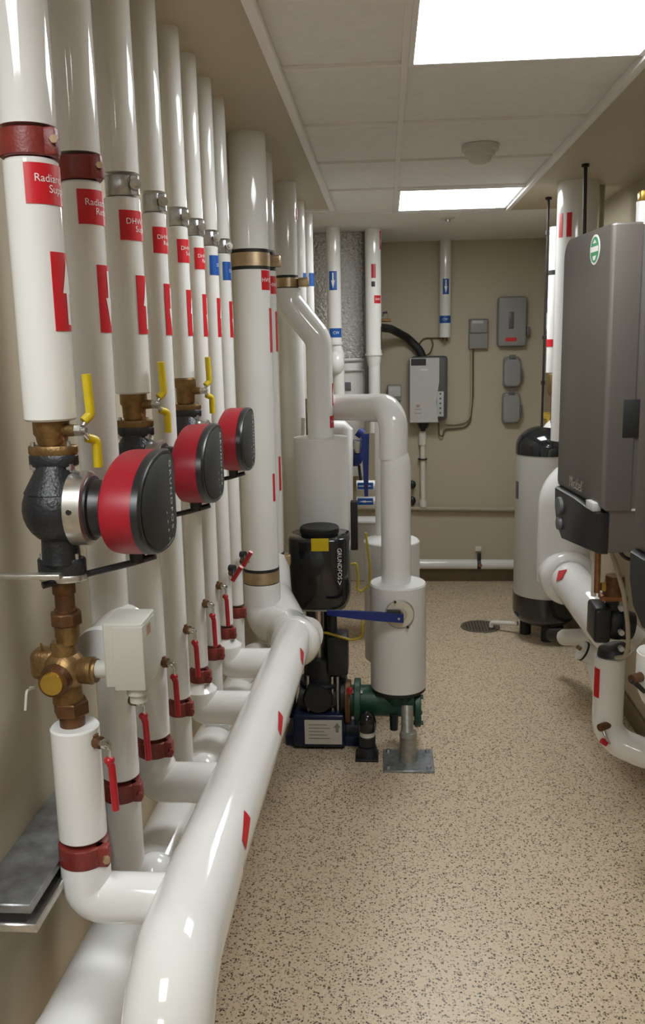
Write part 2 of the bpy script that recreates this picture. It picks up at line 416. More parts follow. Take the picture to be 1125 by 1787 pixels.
# ball valve with two lever arms on the pump risers
def ball_valve(c, z, zt, label):
    t = Thing('ball_valve', label, 'valve', (c[0], c[1], z - .03), 'brass ball valves above the red pumps')
    t.part('body', MB().lathe([(.019, 1.6405), (.0215, 1.646), (.0225, zt - .026), (.0255, zt - .022), (.0255, zt - .004), (.022, zt)], (*c, 0), n=28), 'brass')
    t.part('stem', MB().cyl((c[0] + .015, c[1] - .004, z), (c[0] + .040, c[1] - .012, z), .010, .008, n=16), 'brass')
    q = V((c[0] + .040, c[1] - .012, z))
    t.part('nut', MB().cyl(q, q + V((.010, -.002, 0)), .0085, n=6).cyl(q + V((.010, -.002, 0)), q + V((.016, -.003, 0)), .0045, n=12), 'steel')
    mb = MB().tube([q + V((.004, .003, -.004)), q + V((.014, .012, .016)), q + V((.016, .014, .024))], .0035, .004, n=10)
    mb.tube([q + V((.004, .003, .002)), q + V((.014, .014, -.014)), q + V((.016, .022, -.020))], .0035, .004, n=10)
    h = t.part('lever', mb, 'steel')
    def grip(pts, w):
        mb = MB()
        mb.tube(pts, w, .008, n=12); return mb
    t.part('grip', grip([q + V((.010, .006, .012)), q + V((.018, .014, .021)), q + V((.017, .010, .078))], .0068), 'yellow', h, 'yellow lever grip')
    t.part('grip', grip([q + V((.010, .014, -.012)), q + V((.020, .026, -.017)), q + V((.020, .026, -.056))], .0068), 'yellow', h, 'yellow lever grip')
ball_valve((RX, RY[0]), 1.662, 1.679, 'brass ball valve with yellow grips over the nearest red pump')
ball_valve((RX, RY[2]), 1.670, 1.693, 'brass ball valve with yellow grips over the middle red pump')
ball_valve((RX, RY[4]), 1.672, 1.703, 'brass ball valve with yellow grips over the farthest red pump')

# circulator pumps
def dface(r, far, n=26):                                       # near side a long half ellipse, far side squarer: (y, z)
    P = []
    for k in range(n + 1):
        a = PI / 2 + PI * k / n; P.append((.070 + .150 * math.copysign(abs(math.cos(a)) ** .94, math.cos(a)), r * math.copysign(abs(math.sin(a)) ** .94, math.sin(a))))
    rc = .034; zf = r * .965
    for k in range(7):
        a = -PI / 2 + PI / 2 * k / 6; P.append((far - rc + rc * math.cos(a), -zf + rc + rc * math.sin(a)))
    for k in range(7):
        a = PI / 2 * k / 6; P.append((far - rc + rc * math.cos(a), zf - rc + rc * math.sin(a)))
    return P
def pump(y, label):
    c = V((RX, y, ZP)); t = Thing('circulator_pump', label, 'pump', (RX, y, ZP - .10), 'red circulator pumps on the risers')
    mb = MB().ball(c, .050, (1., 1.0, 1.05), 28)
    mb.cyl(c + V((0, 0, .025)), c + V((0, 0, .064)), .046, .024).cyl(c - V((0, 0, .03)), c - V((0, 0, .08)), .026, .028)
    mb.cyl(c - V((.0, 0, 0)), c + V((.035, 0, 0)), .040, .046)
    t.part('volute', mb, 'iron')
    oval = [(math.cos(2 * PI * k / 32) * .036, math.sin(2 * PI * k / 32) * .022) for k in range(32)]
    for z0, z1, m_, nm in ((.062, .079, 'iron', 'flange'), (.079, .092, 'brass', 'flange'), (-.098, -.074, 'iron', 'flange'), (-.108, -.098, 'steel', 'flange')):
        fl = t.part(nm, MB().prism(oval, c, (1, 0, 0), (0, 1, 0), (0, 0, 1), [(z0, .95), (z0 + .002, 1), (z1 - .002, 1), (z1, .95)]), m_)
    for sx in (-1, 1):
        for z in (.076, -.088):
            q = c + V((sx * .026, -.008, z))
            t.part('bolt', MB().cyl(q - V((0, 0, .022)), q + V((0, 0, .022)), .0035, n=10).cyl(q - V((0, 0, .018)), q - V((0, 0, .010)), .007, n=6), 'zinc')
    bd = t.part('clamp_band', MB().lathe([(.050, .024), (.054, .026), (.054, .050), (.050, .052), (.044, .053)], c, (1, 0, 0), 40), 'steel')
    t.part('clamp_screw', MB().cyl(c + V((.036, -.0535, .004)), c + V((.036, -.0555, .004)), .004, n=10), 'black', bd)
    t.part('collar', MB().lathe([(.047, .050), (.047, .056), (.042, .058), (.040, .070), (.042, .092)], c, (1, 0, 0), 36), 'black')
    O = c + V((0, 0, 0)); far = .130
    prof = dface(.0765, far)
    hs = t.part('motor_housing', MB().prism(prof, O, (0, 1, 0), (0, 0, 1), (1, 0, 0), [(.076, .72), (.080, .84), (.086, .97), (.096, 1.0), (.130, 1.0)]), 'pump_red')
    bz = t.part('bezel', MB().prism(prof, O, (0, 1, 0), (0, 0, 1), (1, 0, 0), [(.1301, 1.0), (.1305, 1.012), (.140, 1.008), (.1435, .975), (.1435, .93), (.1425, .92)]), 'black')
    fc = t.part('control_face', MB().prism(prof, O, (0, 1, 0), (0, 0, 1), (1, 0, 0), [(.138, .90), (.1445, .90), (.1450, .89)]), 'face')
    tx = text2d('GRUNDFOS', .0165, space=1.35)
    fn = plane(O + V((0, far - .038, .004)), (0, 0, -1), (0, 1, 0), 0)
    t.part('lettering', MB().flat([tx], lambda x, y_: fn(x, y_) + V((.1456, 0, 0))), 'ink', fc)
    mb = MB()
    for k in range(4): mb.ball(O + V((.1455, .060 + .003 * k, -.020 - .014 * k)), .0028, (.3, 1, 1), 10)
    t.part('indicator', mb, 'grey_ink', fc)
    mb = MB().cyl(c + V((.10, .045, -.066)), c + V((.10, .045, -.092)), .013, .011).tube([c + V((.128, .046, -.083)), c + V((.09, .046, -.094)), c + V((.03, .01, -.102)), c + V((-.02, -.03, -.108))], .0052, .02, 10)
    t.part('power_cable', mb, 'black')
    return t.o
pump(RY[0], 'nearest and largest looking red circulator pump with black face')
pump(RY[2], 'middle one of the three red circulator pumps')
pump(RY[4], 'farthest of the three red circulator pumps beside the thick riser')

# pipe support arm under the nearest pump
a = at(38, 998, 1.20); b_ = at(118, 996, 1.20)
t = Thing('wall_bracket', 'light steel bracket arm under the nearest pump flange', 'bracket', (XL, 1.2, a.z))
t.part('arm', MB().box((XL, 1.168, a.z - .004), (b_.x, 1.184, a.z + .004), .002), 'steel'); t.part('wall_plate', MB().box((XL, 1.155, a.z - .02), (XL + .006, 1.197, a.z + .02), .001), 'steel')

# brass tail pieces under the pumps
def tail(y, z0, z1, label):
    c = (RX, y); t = Thing('pipe_union', label, 'fitting', (RX, y, z0), 'brass unions below the pumps'); L = z1 - z0
    t.part('nipple', MB().lathe([(.017, L), (.017, L * .80), (.0145, L * .78), (.0145, L * .56), (.0165, L * .55), (.0165, L * .50)], (*c, z0), n=24), 'brass_dk')
    t.part('union_nut', MB().cyl((*c, z0 + L * .30), (*c, z0 + L * .50), .0235, n=8, bev=.002), 'brass_dk')
    t.part('tail_piece', MB().lathe([(.017, 0), (.017, L * .1), (.0185, L * .12), (.0185, L * .3)], (*c, z0), n=24), 'brass')
tail(RY[0], 1.343, 1.440, 'dark brass union between the nearest pump and the mixing valve')
tail(RY[2], 1.405, 1.440, 'short brass union below the middle red pump')
tail(RY[4], 1.405, 1.440, 'short brass union below the farthest red pump')

# three way mixing valve with actuator
c = V((-.484, 1.224, 1.300))
t = Thing('mixing_valve', 'brass three way valve with pale grey actuator box', 'valve', (-.484, 1.224, 1.21))
vb = MB().ball(c, .031, (1.05, 1, 1.05), 24)
vb.cyl(c + V((0, 0, .015)), c + V((0, 0, .046)), .020, .017).cyl(c - V((0, 0, .01)), c - V((0, 0, .05)), .021, .023)
t.part('body', vb, 'brass')
t.part('side_body', MB().box(c + V((-.060, .004, -.022)), c + V((.008, .045, .026)), .012, 3), 'brass')
g = t.part('front_plug', MB().cyl(c + V((-.006, -.024, -.006)), c + V((-.006, -.040, -.006)), .025, .022, 24), 'brass_dk')
t.part('plug_cap', MB().cyl(c + V((-.006, -.039, -.006)), c + V((-.006, -.045, -.006)), .0175, .0165, 28), 'gold', g)
t.part('hex_nut', MB().cyl(c - V((-.004, 0, .048)), c - V((-.004, 0, .070)), .027, n=6, bev=.002).cyl(c - V((-.004, 0, .07)), c - V((-.004, 0, .088)), .019, n=20), 'brass_dk')
t.part('side_port', MB().lathe([(.017, .02), (.020, .024), (.021, .044), (.018, .046), (.018, .050)], c, (1, -.06, 0), 24), 'brass')
t.part('actuator_neck', MB().cyl(c + V((.048, -.003, .003)), c + V((.074, -.004, .003)), .0135, n=20), 'box_grey')
t.part('stud', MB().cyl(c + V((-.038, .012, .02)), c + V((-.040, .012, .037)), .0018, n=8), 'brass'); t.part('stud', MB().cyl(c + V((-.026, .012, .02)), c + V((-.024, .012, .037)), .0018, n=8), 'brass')
bx = t.part('actuator', MB().box((-.4145, 1.195, 1.282), (-.355, 1.272, 1.382), .004, 3).box((-.401, 1.193, 1.279), (-.3535, 1.262, 1.378), .003, 2), 'box_grey', label='pale grey plastic actuator box')
t.part('lettering', MB().flat([([(-.010, -.008), (.010, -.008), (.010, .008), (-.010, .008)], [(0, 1, 2, 3)])], plane((-.3532, 1.225, 1.365), (0, 1, 0), (0, 0, 1))), 'orange_ink', bx)
t.part('cable_gland', MB().cyl((-.372, 1.215, 1.281), (-.372, 1.215, 1.268), .017).cyl((-.372, 1.215, 1.268), (-.372, 1.215, 1.255), .013), 'box_grey', bx)
# insulated bypass between the mixing valve and the second riser
t = Thing('bypass_pipe', 'short white insulated bypass pipe behind the grey actuator box', 'pipe', (-.452, 1.30, 1.303))
t.part('jacket', MB().tube([(-.452, 1.283, 1.303), (-.452, 1.425, 1.303)], .040, n=36), 'pvc'); t.part('end_cap', MB().lathe([(.0415, .0), (.0425, .004), (.0425, .016), (.040, .018)], (-.452, 1.280, 1.303), (0, 1, 0), 36), 'pvc_matt')

# drain valves with red handles
def drain_valve(i, z, label, up_=False):
    r = RR[i]; y = RY[i]
    q = V((RX + r * .92, y - r * .30, z)); t = Thing('drain_valve', label, 'valve', q, 'drain valves with red handles on the risers')
    d = V((.9, -.42, 0)).normalized()
    t.part('body', MB().cyl(q - d * .012, q + d * .012, .0095, n=16).box(q - V((.005, .005, .010)), q + V((.005, .005, .012)), .001, 1), 'brass_dk')
    n_ = q + d * .012
    t.part('nut', MB().cyl(n_, n_ + d * .012, .0072, n=6).cyl(n_ + d * .012, n_ + d * .018, .004, n=10), 'chrome')
    if not up_:
        e = n_ + V((.010, .006, -.032))
        h = t.part('lever', MB().tube([n_ + d * .006, n_ + V((.012, .004, -.012)), e], .0032, .006, n=10), 'steel')
        t.part('grip', MB().tube([e + V((-.002, -.002, .004)), e + V((.002, 0, -.010)), e + V((.003, .002, -.082))], .0058, .01, n=12).ball(e + V((-.001, 0, .001)), .0085, (1, 1, .8), 12), 'grip_red', h, 'red lever grip')
    else:
        a_, b_, k_ = ((406, 1013), (421, 989), (407, 992)) if i == 6 else ((425, 987), (438, 963), (426, 968))
        n_ = at(*k_, y - .04); e = at(*a_, y - .06)
        h = t.part('lever', MB().tube([n_, e], .0045, n=10).cyl(n_ - d * .012, n_ + d * .004, .011, n=20), 'iron')
        t.part('grip', MB().tube([e, at(*b_, y - .07)], .007, n=12), 'grip_red', h, 'red lever grip')
DV = ['on the nearest riser below the mixing valve', 'beside the grey actuator box', 'on the third riser', 'on the fourth riser', 'on the fifth riser', 'on the sixth riser']
ZV = [1.190, 1.172, 1.158, 1.150, 1.145, 1.140]
for i in range(6): drain_valve(i, ZV[i], 'drain valve with hanging red handle ' + DV[i])
drain_valve(6, 1.125, 'drain valve with raised red handle on the seventh riser', True)
drain_valve(7, 1.110, 'drain valve with raised red handle on the eighth riser', True)

# headers
y0, y1 = 1.02, 2.80
t = Thing('supply_header', 'long white insulated pipe sloping away along the aisle', 'pipe', (HX, 1.9, .9))
t.part('jacket', MB().tube([(HX, 1.25, header_z(1.25)), (HX, y1, header_z(y1))], .0605, n=48), 'pvc')
t.part('elbow', MB().tube([(HX + .001, 1.31, header_z(1.31)), (HX + .008, .985, header_z(.985)), (HX + .020, .965, .45)], .0625, bend=.13, n=48, steps=16), 'pvc')
t.part('down_pipe', MB().cyl((HX + .020, .965, 0), (HX + .020, .965, .46), .0605, n=40), 'pvc')
for k, (u, v, L) in enumerate(((426, 1487, .085), (486, 1277, .085), (524, 1140, .08))):
    # diamond flow marks on the aisle side
    y = atx(u, v, HX + .05).y; zc = header_z(y); a0 = .30
    mb = MB(); P = []; a0 = .45
    for (yy, aa) in ((-.5, -.30), (.5, -.02), (.5, .30), (-.5, .02)):
        P.append(V((HX + .0614 * math.cos(a0 + aa), y + yy * L, header_z(y + yy * L) + .0614 * math.sin(a0 + aa))))
    g_ = []
    n = 8
    for s_ in range(n + 1):
        row = []
        for q_ in range(n + 1):
            aa = (-.30 + .28 * s_ / n) + (.32) * q_ / n; yy = y + (s_ / n - .5) * L
            row.append(mb.bm.verts.new((HX + .0618 * math.cos(a0 + aa), yy, header_z(yy) + .0618 * math.sin(a0 + aa))))
        g_.append(row)
    for s_ in range(n):
        for q_ in range(n): mb.bm.faces.new((g_[s_][q_], g_[s_][q_ + 1], g_[s_ + 1][q_ + 1], g_[s_ + 1][q_]))
    t.part('flow_label', mb, 'red', label='red flow label on the aisle side')
def h2z(y): return .735 - .05 * (y - 1.2)
t = Thing('return_header', 'lower white insulated pipe running between the risers and the wall', 'pipe', (-.462, 1.8, .7))
t.part('jacket', MB().tube([(-.470, .55, h2z(.55)), (-.470, 3.0, h2z(3.0))], .073, n=48), 'pvc')
t.part('joint_cover', MB().tube([(-.470, .75, h2z(.75)), (-.470, 1.115, h2z(1.115))], .0745, n=48), 'pvc')
for i in (1, 3, 5, 7):
    y = RY[i]
    t.part('tee_cover', MB().tube([(-.462, y - .062, h2z(y) + .075), (-.440, y + .06, h2z(y) + .075)], .034, n=24).ball((-.432, y + .012, h2z(y) + .080), .046, (1, 1, 1.25), 24), 'pvc')
    if i in (3, 5): 
        mb = MB().flat([([(-.03, -.006), (.03, -.006), (.03, .006), (-.03, .006)], [(0, 1, 2, 3)])], plane((-.372, y - .05, h2z(y) + .058), (0, 1, 0), (-.6, 0, .8)))

# wall strut at the bottom left
t = Thing('wall_strut', 'grey galvanised double channel on the wall at lower left', 'strut channel', (XL, 1.2, .92))
mb = MB().box((XL, 1.09, .982), (-.510, 1.60, .997), .002, 1); t.part('upper_channel', mb, 'galv')
t.part('slot_gap', MB().box((XL, 1.093, .966), (-.520, 1.60, .983)), 'rubber')
t.part('lower_channel', MB().box((XL, 1.088, .953), (-.503, 1.60, .967), .002, 1), 'steel')
# little wire hook on the wall
a = atx(60, 1200, XL + .008); single('wire_hook', 'thin white wire end hooked on the beige wall left of mixing valve', 'wire', MB().tube([(XL, a.y, a.z), a, atx(46, 1206, XL + .02), atx(44, 1240, XL + .02)], .0022, .008, 8), 'white_pipe', a)

# ------------------------------------------------------------------ thick risers beyond the thin row
def grooved(t, c, r, z, w=.055, bolt=None):
    k = t.part('clamp_band', MB().lathe([(r * .99, -w * .36), (r * 1.035, -w * .36), (r * 1.035, w * .36), (r * .99, w * .36)], (*c, z), n=40), 'bronze', label='bronze coloured clamp band')
    for s_ in (-1, 1): t.part('gasket', MB().lathe([(r * .99, -.006), (r * 1.03, -.005), (r * 1.03, .005), (r * .99, .006)], (*c, z + s_ * w * .46), n=40), 'rubber', k)
    if bolt:
        q = V((*c, z)) + V((r * bolt[0], r * bolt[1], 0))
        t.part('clamp_lug', MB().box(q - V((.022, .018, w * .36)), q + V((.026, .018, w * .36)), .006, 2).cyl(q + V((.012, -.02, 0)), q + V((.012, .03, 0)), .012, n=12), 'bronze', k)
c9, r9 = (-.460, 3.10), .0645
t = Thing('riser_pipe', 'thick white riser with bronze clamps next to the thin row', 'pipe', (*c9, .92), 'thick white risers with bronze clamps')
t.part('upper_jacket', MB().cyl((*c9, 2.093), (*c9, H), r9 * 1.0, n=44), 'pvc')
grooved(t, c9, r9, 2.062, .062)
t.part('jacket', MB().cyl((*c9, .975), (*c9, 2.030), r9 * 1.02, n=44), 'pvc')
name_label(t, c9, r9 * 1.02, 'red', 'HWS', 1.960, 2.025, .34, -.53, .020)
arrow_label(t, c9, r9 * 1.02, 'red', 1.75, 1.90, .2, -.15, aw=0)
arrow_label(t, c9, r9 * 1.02, 'red', 1.225, 1.325, .10, -.42, aw=0)
grooved(t, c9, r9, .945, .060)
t.part('elbow', MB().tube([(*c9, .920), (c9[0], c9[1], .765), (HX + .03, 2.86, .79)], r9 * 1.06, bend=.10, n=40, steps=12), 'pvc')
c10, r10 = (-.476, 3.42), .062
t = Thing('riser_pipe', 'thick white riser half hidden behind the first thick riser', 'pipe', (*c10, .92), 'thick white risers with bronze clamps')
t.part('upper_jacket', MB().cyl((*c10, 2.125), (*c10, H), r10, n=40), 'pvc')
grooved(t, c10, r10, 2.085, .06, (.95, -.2))
t.part('jacket', MB().cyl((*c10, .955), (*c10, 2.05), r10 * 1.02, n=40), 'pvc')
name_label(t, c10, r10 * 1.02, 'red', 'HWR', 1.965, 2.03, .40, -.45, .020)
arrow_label(t, c10, r10 * 1.02, 'red', 1.75, 1.90, .2, -.15, True, aw=0)
arrow_label(t, c10, r10 * 1.02, 'red', 1.21, 1.345, .12, -.36, True, aw=0)
grooved(t, c10, r10, .925, .06, (1.05, -.2))
t.part('elbow', MB().tube([(*c10, .905), (c10[0] + .02, 3.30, .80), (-.36, 3.02, .755), (-.308, 2.82, .79), (-.306, 2.78, .80)], .084, bend=.14, n=44, steps=12, taper=[(.02, .985), (.04, .94), (.055, .87), (.065, .78), (.072, .68)]), 'pvc')

# pump station pipes: offset riser, its ghost, small barrel
YA = 4.0
pA0 = V((-.428, YA, H)); r11 = .0475
jA = at(557, 640, YA)
t = Thing('offset_pipe', 'white riser with gold clamp that jogs right down to the pump barrel', 'pipe', (jA.x, YA, 1.35))
t.part('upper_jacket', MB().cyl((-.432, YA, 2.075), pA0, r11 * .98, n=36), 'pvc')
grooved(t, (-.432, YA), r11, 2.045, .055, (1.5, -.2))
arrow_label(t, (-.428, YA), r11, 'red', 2.31, 2.36, .4, .1, aw=.03)
t.part('jacket', MB().tube([(-.432, YA, 2.020), (-.432, YA, 1.965), (jA.x, YA, 1.965 - (jA.x + .432) * 1.25), (jA.x, YA, 1.345)], .060, bend=.10, n=40, steps=12), 'pvc')
arrow_label(t, (jA.x, YA), .060, 'red', 1.500, 1.600, .2, -.12, aw=.03)
name_label(t, (jA.x, YA), .060, 'red', 'HWS', 1.400, 1.455, .45, -.25, .018)
bt, bb = at(559, 765, YA), at(559, 918, YA)
t = Thing('insulated_barrel', 'wide white insulated barrel above the black pump motor', 'barrel', (bb.x, YA, bb.z))
t.part('jacket', MB().cyl((bt.x, YA, bb.z - .25), (bt.x, YA, bt.z), .124, n=48, bev=.004), 'pvc_matt'); t.part('end_cap', MB().cyl((bt.x, YA, bt.z - .001), (bt.x, YA, bt.z + .006), .122, n=48), 'pvc_matt')
t = Thing('offset_pipe', 'shadowed white offset pipe behind the first thick risers', 'pipe', at(508, 800, 4.35))
q = at(509, 640, 4.35)
t.part('jacket', MB().tube([(-.52, 4.35, H), (-.52, 4.35, 2.02), (q.x, 4.35, 1.90), (q.x, 4.35, .75)], .063, bend=.10, n=36, steps=10), 'pvc'); t.part('end_cap', MB().cyl((q.x, 4.35, .74), (q.x, 4.35, .78), .067, n=36), 'pvc_matt')
q = at(529, 745, 4.2); single('vent_pipe', 'small upright white pipe stub beside the offset pipe on barrel', 'pipe', MB().cyl(V((q.x, 4.16, bt.z - .02)), at(529, 729, 4.16), .011, n=16), 'white_pipe', (q.x, 4.16, bt.z))
q = at(523, 420, 4.55); 
t = Thing('riser_pipe', 'thin white riser just right of the gold clamped riser top', 'pipe', (q.x, 4.55, 1.9)); t.part('jacket', MB().cyl((q.x, 4.55, 1.5), (q.x, 4.55, H), .027, n=28), 'pvc')
lb = t.part('flow_label', MB().patch((q.x, 4.55), .027, -1.0, .4, at(523, 500, 4.55).z, at(523, 477, 4.55).z), 'blue')
q = at(537, 420, 4.9)
t = Thing('riser_pipe', 'white riser with thin blue label left of the foil duct', 'pipe', (q.x, 4.9, 1.9)); t.part('jacket', MB().cyl((q.x, 4.9, 1.4), (q.x, 4.9, H), .028, n=28), 'pvc')
lb = t.part('flow_label', MB().patch((q.x, 4.9), .028, -1.4, -.2, at(537, 500, 4.9).z, at(537, 477, 4.9).z), 'blue')

# cross pipe, right riser and its barrel
YR = 3.70
h0, h1 = at(575, 711, 4.16), at(686, 712, YR)
t = Thing('cross_pipe', 'white insulated pipe turning down right of the offset pipe', 'pipe', (h1.x, YR, 1.0))
zc = h1.z
t.part('upper_elbow', MB().tube([h0, (h1.x, YR, zc), (h1.x, YR, at(687, 800, YR).z)], .0605, bend=.085, n=40, steps=14), 'pvc')
t.part('collar', MB().cyl(at(686, 805, YR), at(686, 775, YR), .0545, n=40), 'pvc')
rb0, rb1 = at(691, 1020, YR), at(690, 790, YR)
t.part('riser_jacket', MB().lathe([(.064, 0), (.064, (rb1 - rb0).length * .80), (.0635, (rb1 - rb0).length * .90), (.060, (rb1 - rb0).length * .96), (.053, (rb1 - rb0).length)], rb0, rb1 - rb0, 40), 'pvc')
b0, b1 = at(693, 1196, YR), at(694, 1017, YR)
t = Thing('insulated_barrel', 'tall white insulated barrel with blue lever on the green valve', 'barrel', b0)
t.part('jacket', MB().cyl((b1.x, YR, b0.z), (b1.x, YR, b1.z), .122, n=52, bev=.003), 'pvc_matt')
t.part('end_cap', MB().lathe([(.121, 0), (.118, .006), (.07, .008)], (b1.x, YR, b1.z - .002), n=52), 'pvc')
# lever valve on the barrel
q = at(697, 1072, YR - .122)
t = Thing('lever_valve', 'long dark blue lever on a cream disc of the white barrel', 'valve', q)
dk = t.part('indicator_plate', MB().cyl(q + V((0, .014, 0)), q - V((0, .004, 0)), .058, n=36), 'cream')
t.part('rim', MB().lathe([(.057, -.016), (.062, -.014), (.062, .003), (.058, .0045)], q, (0, -1, 0), 40, False), 'pipe_grey', dk)
t.part('gear_plate', MB().cyl(q - V((0, .004, 0)), q - V((0, .014, 0)), .030, .026, 24), 'steel', dk)
for du, dv in ((-8, -22), (14, 22)): w = at(697 + du, 1072 + dv, YR - .127); t.part('bolt', MB().cyl(w, w - V((0, .008, 0)), .006, n=6), 'black', dk)
e0, e1 = at(704, 1079, YR - .15), at(570, 1069, YR - .17)
d = (e1 - e0)
lv = t.part('lever', MB().prism([(0, -.019), (.10, -.020), (d.length * .6, -.018), (d.length, -.010), (d.length, .010), (d.length * .6, .018), (.10, .020), (0, .019)], e0, d.normalized(), (0, 0, 1), (0, 1, 0), [(-.006, .98), (-.004, 1), (.004, 1), (.006, .98)]), 'grip_blue', label='long dark blue lever')
t.part('lever_hub', MB().box(at(686, 1070, YR - .145) - V((.028, .012, .012)), at(690, 1070, YR - .145) + V((.022, .02, .012)), .004), 'black', lv)
t.part('bolt', MB().cyl(e0 + V((-.02, -.006, 0)), e0 + V((-.02, -.010, 0)), .005, n=12), 'steel', lv)
# second barrel behind
YQ = 4.25
w0, w1 = at(683, 1030, YQ), at(683, 943, YQ)
t = Thing('insulated_barrel', 'white insulated barrel standing behind the tall pipe, farther back', 'barrel', (w0.x, YQ, w0.z - .3))
t.part('jacket', MB().cyl((w1.x, YQ, w0.z - .35), (w1.x, YQ, w1.z), .138, n=44, bev=.004), 'pvc_matt'); t.part('end_cap', MB().lathe([(.137, 0), (.13, .006), (.06, .008)], (w1.x, YQ, w1.z), n=44), 'pvc')
w = at(664, 760, YQ + .12)
single('drop_pipe', 'upright white pipe behind the cross pipe by blue valve', 'pipe', MB().cyl((w.x, YQ + .12, w1.z - .1), (w.x, YQ + .12, at(664, 735, YQ + .12).z + .12), .030, n=28), 'pvc', (w.x, YQ + .12, w1.z))
# green valve body under the barrel
gv = at(690, 1222, YR)
t = Thing('strainer_valve', 'dark green cast valve body below the tall white barrel', 'valve', (gv.x, YR, gv.z - .1))
mb = MB().cyl(at(612, 1222, YR), at(722, 1222, YR), .068, .072, 32).cyl((b1.x, YR, b0.z + .01), (b1.x, YR, gv.z), .10, .075)
t.part('body', mb, 'green_iron')
for u in (624, 728):
    p_ = at(u, 1224 if u < 700 else 1232, YR); fl = t.part('flange', MB().cyl(p_ - V((.014, 0, 0)), p_ + V((.014, 0, 0)), .105 if u < 700 else .092, n=36, bev=.003), 'green_iron')
    for a in (.6, 2.2, 3.9, 5.5):
        o_ = p_ + V((0, math.cos(a) * .08, math.sin(a) * .078)); t.part('bolt', MB().cyl(o_ - V((.024, 0, 0)), o_ + V((.024, 0, 0)), .010, n=6), 'pipe_grey' if u < 700 else 'green_iron', fl)
t.part('gasket', MB().cyl((b1.x, YR, b0.z - .012), (b1.x, YR, b0.z + .004), .120, n=44), 'rubber')
w = at(687, 1245, YR - .05); t.part('drain_plug', MB().cyl(w, w - V((0, 0, .075)), .020, .018, 20), 'iron')
t.part('backing_flange', MB().cyl(at(612, 1225, YR) - V((.022, 0, 0)), at(612, 1225, YR), .100, n=36), 'brass_dk')
# support stand
YS = 3.52
s0 = V((at(712, 1320, YS).x, YS, 0))
t = Thing('pipe_stand', 'grey steel stand with square floor plate below the green valve', 'stand', s0)
pl = t.part('base_plate', MB().box(s0 + V((-.108, -.10, 0)), s0 + V((.108, .10, .010)), .002, 1), 'plate')
for sx in (-1, 1):
    for sy in (-1, 1): t.part('bolt', MB().cyl(s0 + V((sx * .085, sy * .075, .01)), s0 + V((sx * .085, sy * .075, .022)), .010, n=6), 'zinc', pl)
L = at(709, 1245, YS + .05).z
t.part('column', MB().cyl(s0 + V((-.003, 0, .12)), s0 + V((-.003, .06, L + .03)), .027, .026, 24), 'pipe_grey')
t.part('socket', MB().lathe([(.040, .01), (.036, .02), (.036, .118), (.038, .122), (.034, .14), (.028, .142)], s0, (0, 0, 1), 28), 'pipe_grey')

# vertical pump under the barrel
YM = 3.74
mt, mb_ = at(557, 918, YM), at(557, 1058, YM); mc = V((mt.x, YM, 0))
t = Thing('vertical_pump', 'tall floor pump with black motor on a navy blue base', 'pump', (mc.x, YM, 0))
hgt = mt.z - mb_.z; prof = []
for k in range(28):                                             # rounded square motor case with a flatter front
    a = 2 * PI * k / 28; cx_, sy_ = math.cos(a), math.sin(a)
    prof.append((.135 * math.copysign(abs(cx_) ** .62, cx_), .128 * math.copysign(abs(sy_) ** .62, sy_)))
z0, z1 = mb_.z + .018, mt.z - .035
mo = t.part('motor_case', MB().prism(prof, (mc.x, YM, 0), (1, 0, 0), (0, 1, 0), (0, 0, 1), [(z0, .84), (z0 + .014, .92), (z0 + .04, .98), (z0 + .07, 1.0), (z1 - .012, 1.0), (z1 - .003, .98), (z1, .95)]), 'gloss_black')
t.part('fan_cover', MB().lathe([(.080, 0), (.086, .012), (.086, .030), (.080, .036), (.05, .030)], (mc.x, YM, z1), n=40), 'rubber', mo)
fy = YM - .1285
def onmotor(u0, v0, u1, v1, m_, nm, off=.002, lab=None):
    a, b = at(u0, v1, fy), at(u1, v0, fy)
    return t.part(nm, MB().box((a.x, fy - off, a.z), (b.x, fy + .004, b.z), .0006, 1), m_, mo, lab)
onmotor(543, 940, 573, 962, 'sticker', 'warning_sticker', lab='yellow warning sticker')
w = at(592, 984, fy)
t.part('lettering', MB().flat([text2d('GRUNDFOS', .026)], lambda x, y: V((w.x + y, fy - .0005 - .0016, w.z - x))).flat([text2d('V', .03)], lambda x, y: V((w.x + x, fy - .0021, w.z - .085 + y))), 'ink', mo)
t.part('lower_rim', MB().prism(prof, (mc.x, YM, 0), (1, 0, 0), (0, 1, 0), (0, 0, 1), [(z0 - .012, .74), (z0 - .010, .83), (z0 - .002, .84), (z0, .80)]), 'pipe_grey')
zs = at(557, 1180, YM).z
t.part('lantern', MB().cyl((mc.x - .045, YM - .02, zs), (mc.x - .045, YM - .02, z0), .022).cyl((mc.x + .05, YM - .03, zs), (mc.x + .05, YM - .03, z0), .022).cyl((mc.x, YM + .05, zs), (mc.x, YM + .05, z0), .05).box((mc.x + .03, YM - .10, zs + .04), (mc.x + .12, YM + .02, zs + .22), .01), 'iron')
t.part('coupling_guard', MB().cyl((mc.x, YM, zs - .01), (mc.x, YM, zs + .10), .085, .080), 'iron')
t.part('shaft_sleeve', MB().cyl((mc.x - .012, YM - .01, zs + .09), (mc.x - .012, YM - .01, z0), .024, n=24), 'steel')
for dx in (-.06, .048, .072): t.part('stay_bolt', MB().cyl((mc.x + dx, YM - .075, zs - .16), (mc.x + dx, YM - .075, zs + .03), .0075, n=12), 'steel')
t.part('pump_body', MB().lathe([(.10, 0), (.105, .01), (.098, .025), (.082, .03), (.080, .085), (.10, .09), (.104, .10), (.10, .11)], (mc.x, YM, zs - .115), n=36).cyl(at(525, 1215, YM), at(608, 1215, YM), .078, n=32), 'iron')
